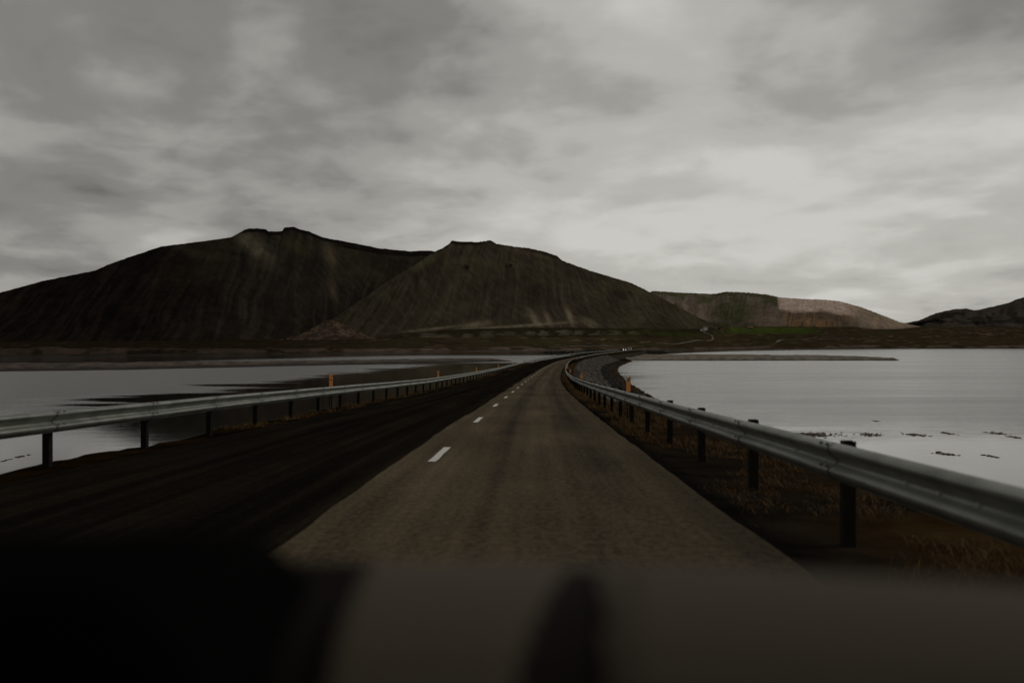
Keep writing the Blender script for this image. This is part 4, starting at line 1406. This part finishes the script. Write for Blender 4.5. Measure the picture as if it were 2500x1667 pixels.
def build_car():
    gx, gy, gz, tx, ty = frame(0.0, 0.0)
    G = -1.36                                             # road below the camera
    CX = -0.06
    root = empty('car', (CX, 0, CAMZ + G))
    tag(root, 'car the view is taken from, its blurred dark dashboard along the bottom', 'car')
    Zo = -G                                               # local z of camera height

    def ring(y, hw, zb, zt, r=0.12, n=5):
        pts = []
        for (cx, cz, a0) in ((hw - r, zt - r, 0), (-hw + r, zt - r, 90), (-hw + r, zb + r, 180), (hw - r, zb + r, 270)):
            for i in range(n):
                a = math.radians(a0 + 90 * i / (n - 1))
                pts.append((cx + r * math.cos(a), y, cz + r * math.sin(a)))
        return pts
    secs = [(-2.55, 0.60, 0.45, 0.85, .12), (-2.45, 0.80, 0.30, 0.98, .15), (-1.9, 0.88, 0.22, 1.0, .12), (-0.6, 0.90, 0.20, 1.0, .10), (0.40, 0.90, 0.20, 1.0, .10), (0.90, 0.90, 0.20, 1.02, .12),
            (1.20, 0.89, 0.20, 1.0, .14), (1.60, 0.87, 0.22, 0.94, .16), (1.92, 0.80, 0.27, 0.84, .18), (2.08, 0.62, 0.36, 0.72, .15)]
    obj('body', loft('body', [ring(*q) for q in secs]), M['trim'], root)
    # bonnet panel proud of the body
    bon = []
    for y, hw, z in ((0.98, 0.70, 1.035), (1.25, 0.69, 1.012), (1.6, 0.66, 0.955), (1.88, 0.58, 0.865)):
        bon.append([(t * hw, y - 0.05 * t * t, z - 0.03 * t * t) for t in np.linspace(-1, 1, 11)])
    obj('bonnet', loft('bonnet', bon, False, False), M['trim'], root)
    for sx in (-1, 1):
        for y in (-1.45, 1.25):
            v, f = wheel_geo(sx * 0.82, y, 0.32 + (0.0208 * -y) * 1.0, 0.32, 0.2, 28)
            w = obj('wheel', mesh_from('wheel', v, f), M['black_rubber'], root)
            v, f = wheel_geo(sx * 0.925, y, 0.32 + (0.0208 * -y), 0.20, 0.02, 20)
            obj('rim', mesh_from('rim', v, f), M['galv'], w)
        obj('headlight', box_mesh('headlight', sx * 0.6 - 0.14, sx * 0.6 + 0.14, 1.93, 2.0, 0.62, 0.74, bevel=0.02), M['reflector'], root)
    # roof, pillars
    roof = []
    for y, hw, z in ((0.20, 0.56, Zo + 0.205), (0.0, 0.60, Zo + 0.235), (-0.8, 0.62, Zo + 0.25), (-1.6, 0.60, Zo + 0.20), (-2.0, 0.56, Zo + 0.13)):
        roof.append([(t * hw, y, z - 0.05 * abs(t) ** 3) for t in np.linspace(-1, 1, 9)] + [(t * hw, y, z - 0.05 * abs(t) ** 3 - 0.035) for t in np.linspace(1, -1, 9)])
    obj('roof', loft('roof', roof), M['lining'], root)

    def bar(a, b, r):
        a, b = Vector(a), Vector(b); d = (b - a).normalized()
        u = d.cross(Vector((0, 0, 1))).normalized(); w = d.cross(u)
        rg_ = [[tuple(p + (u * math.cos(t) + w * math.sin(t) * 1.3) * r) for t in np.linspace(0, 2 * np.pi, 8, endpoint=False)] for p in (a, b)]
        return loft('pillar', rg_)
    for sx in (-1, 1):
        obj('pillar', bar((sx * 0.80, 0.86, 0.98), (sx * 0.57, 0.16, Zo + 0.14), 0.04), M['lining'], root)
        obj('pillar', bar((sx * 0.86, -0.62, 0.97), (sx * 0.62, -0.62, Zo + 0.17), 0.05), M['lining'], root)
        obj('pillar', bar((sx * 0.82, -2.25, 0.97), (sx * 0.57, -1.95, Zo + 0.08), 0.06), M['lining'], root)
        sw = [[(sx * 0.83, y0, 1.0), (sx * 0.612, y1, Zo + 0.15)] for y0, y1 in ((0.72, 0.10), (-0.56, -0.56))]
        obj('side_window', loft('side_window', sw, False, False), M['glass'], root)
        sw = [[(sx * 0.84, y0, 1.0), (sx * 0.612, y1, Zo + 0.15)] for y0, y1 in ((-0.68, -0.68), (-2.1, -1.9))]
        obj('side_window', loft('side_window', sw, False, False), M['glass'], root)
    ws = []
    for k in np.linspace(0, 1, 7):
        hw = 0.75 - 0.21 * k
        ws.append([(t * hw, 0.985 - 0.775 * k - 0.14 * t * t, 1.05 + (Zo + 0.175 - 1.05) * k - 0.02 * t * t * k) for t in np.linspace(-1, 1, 13)])
    obj('windscreen', loft('windscreen', ws, False, False), M['glass'], root)
    rw = [[(t * 0.70, -2.35, 1.0) for t in np.linspace(-1, 1, 5)], [(t * 0.52, -2.02, Zo + 0.1) for t in np.linspace(-1, 1, 5)]]
    obj('rear_window', loft('rear_window', rw, False, False), M['glass'], root)

    # dashboard: rounded top that rolls down towards the cabin, a lengthwise channel
    nx, ny = 260, 150
    v = np.linspace(0, 1, ny)
    xs = np.linspace(-0.70, 0.78, nx)
    X, V = np.meshgrid(xs, v)
    yf = 0.885 - 0.50 * (X + 0.10) ** 2
    # arc-length style section from the windscreen edge back and down
    sec_d = np.array([0, 0.02, 0.06, 0.11, 0.16, 0.20, 0.235, 0.265, 0.29, 0.31, 0.325, 0.33])
    sec_z = np.array([-0.176, -0.168, -0.163, -0.161, -0.164, -0.170, -0.180, -0.195, -0.22, -0.26, -0.36, -0.55])
    q = np.linspace(0, 1, len(sec_d))
    D = np.interp(V, q, sec_d); Zs = np.interp(V, q, sec_z)
    Y = yf - D
    # raised pad on the passenger side
    xg = 0.022 + 0.13 * (Y - 0.58)
    pad = sstep(xg + 0.012, xg + 0.050, X) * sstep(yf - 0.045, yf - 0.10, Y)
    Zs = Zs + 0.010 * pad
    lp = sstep(-0.100, -0.125, X)
    Zs = Zs - 0.012 * lp * sstep(yf - 0.04, yf - 0.09, Y)
    hwid = 0.012 + 0.020 * sstep(0.84, 0.52, Y)
    gro = np.exp(-(np.abs(X - xg) / hwid) ** 4) * sstep(yf - 0.045, yf - 0.075, Y)
    Zs = Zs - 0.004 * gro
    co = np.stack([X - CX, Y, Zs + Zo], -1).reshape(-1, 3)
    me = fast_mesh('dashboard', co, grid_quads(ny, nx)[:, ::-1])
    dsh = obj('dashboard', me, M['dash'], root)
    me.materials.append(M['dash_dark'])
    cen_x = (X[:-1, :-1] + X[1:, 1:]) / 2; cen_g = (gro[:-1, :-1] + gro[1:, 1:]) / 2
    mi = ((cen_x < -0.106) | (cen_g > 0.35)).astype(np.int32).ravel()
    me.polygons.foreach_set('material_index', mi)
    # instrument hood
    rings = []
    for y, zt, zb, r in ((0.80, -0.155, -0.22, 0.03), (0.75, -0.128, -0.22, 0.04), (0.66, -0.116, -0.23, 0.05), (0.55, -0.112, -0.24, 0.05), (0.50, -0.118, -0.24, 0.05)):
        pts = []
        x0, x1 = -0.62, -0.142 - 0.02 * (0.8 - y)
        for (cx, cz, a0) in ((x1 - r, zt - r, 0), (x0 + r, zt - r, 90)):
            for i in range(6):
                a = math.radians(a0 + 90 * i / 5)
                pts.append((cx + r * math.cos(a) - CX, y, cz + r * math.sin(a) + Zo))
        pts += [(x0 - CX, y, zb + Zo), (x1 + 0.012 - CX, y, zb + Zo)]
        rings.append(pts)
    hood = obj('instrument_hood', loft('instrument_hood', rings), M['binnacle'], root)
    cl = obj('instrument_cluster', box_mesh('instrument_cluster', -0.58 - CX, -0.19 - CX, 0.485, 0.498, Zo - 0.235, Zo - 0.135, bevel=0.004), M['binnacle'], root)
    for cx in (-0.47, -0.28):
        vv, ff = [], []
        n = 28
        for i in range(n):
            a = 2 * math.pi * i / n
            vv += [(cx - CX + 0.045 * math.cos(a), 0.482, Zo - 0.185 + 0.045 * math.sin(a)), (cx - CX + 0.041 * math.cos(a), 0.479, Zo - 0.185 + 0.041 * math.sin(a))]
        for i in range(n):
            j = (i + 1) % n
            ff.append((2 * i, 2 * j, 2 * j + 1, 2 * i + 1))
        obj('dial_ring', mesh_from('dial_ring', vv, ff), M['dash_dark'], cl)
        obj('needle', box_mesh('needle', cx - CX - 0.002, cx - CX + 0.034, 0.477, 0.480, Zo - 0.188, Zo - 0.184), M['needle'], cl)
    # steering wheel, left of the picture
    bm = bmesh.new()
    ctr = Vector((-0.42 - CX, 0.30, Zo - 0.27)); R_, r_ = 0.18, 0.016
    tilt = Matrix.Rotation(math.radians(65), 3, 'X')
    vv, ff = [], []
    n, k = 40, 10
    for i in range(n):
        a = 2 * math.pi * i / n
        for j in range(k):
            b = 2 * math.pi * j / k
            p = Vector(((R_ + r_ * math.cos(b)) * math.cos(a), (R_ + r_ * math.cos(b)) * math.sin(a), r_ * math.sin(b)))
            vv.append(tuple(ctr + tilt @ p))
    for i in range(n):
        for j in range(k):
            ff.append((i * k + j, i * k + (j + 1) % k, ((i + 1) % n) * k + (j + 1) % k, ((i + 1) % n) * k + j))
    o = obj('steering_wheel', mesh_from('steering_wheel', vv, ff, True), M['binnacle'], root)
    hub = loft('hub', [[tuple(ctr + tilt @ Vector((q_ * math.cos(a), q_ * math.sin(a), h_))) for a in np.linspace(0, 2 * np.pi, 20, endpoint=False)] for q_, h_ in ((0.05, -0.05), (0.07, -0.01), (0.06, 0.012))])
    obj('hub', hub, M['binnacle'], o)
    for a in (0, 180, 270):
        a = math.radians(a)
        p0, p1 = Vector((0.05 * math.cos(a), 0.05 * math.sin(a), 0)), Vector((0.178 * math.cos(a), 0.178 * math.sin(a), 0))
        obj('spoke', bar(ctr + tilt @ p0, ctr + tilt @ p1, 0.014), M['binnacle'], o).name = 'spoke'


build_car()
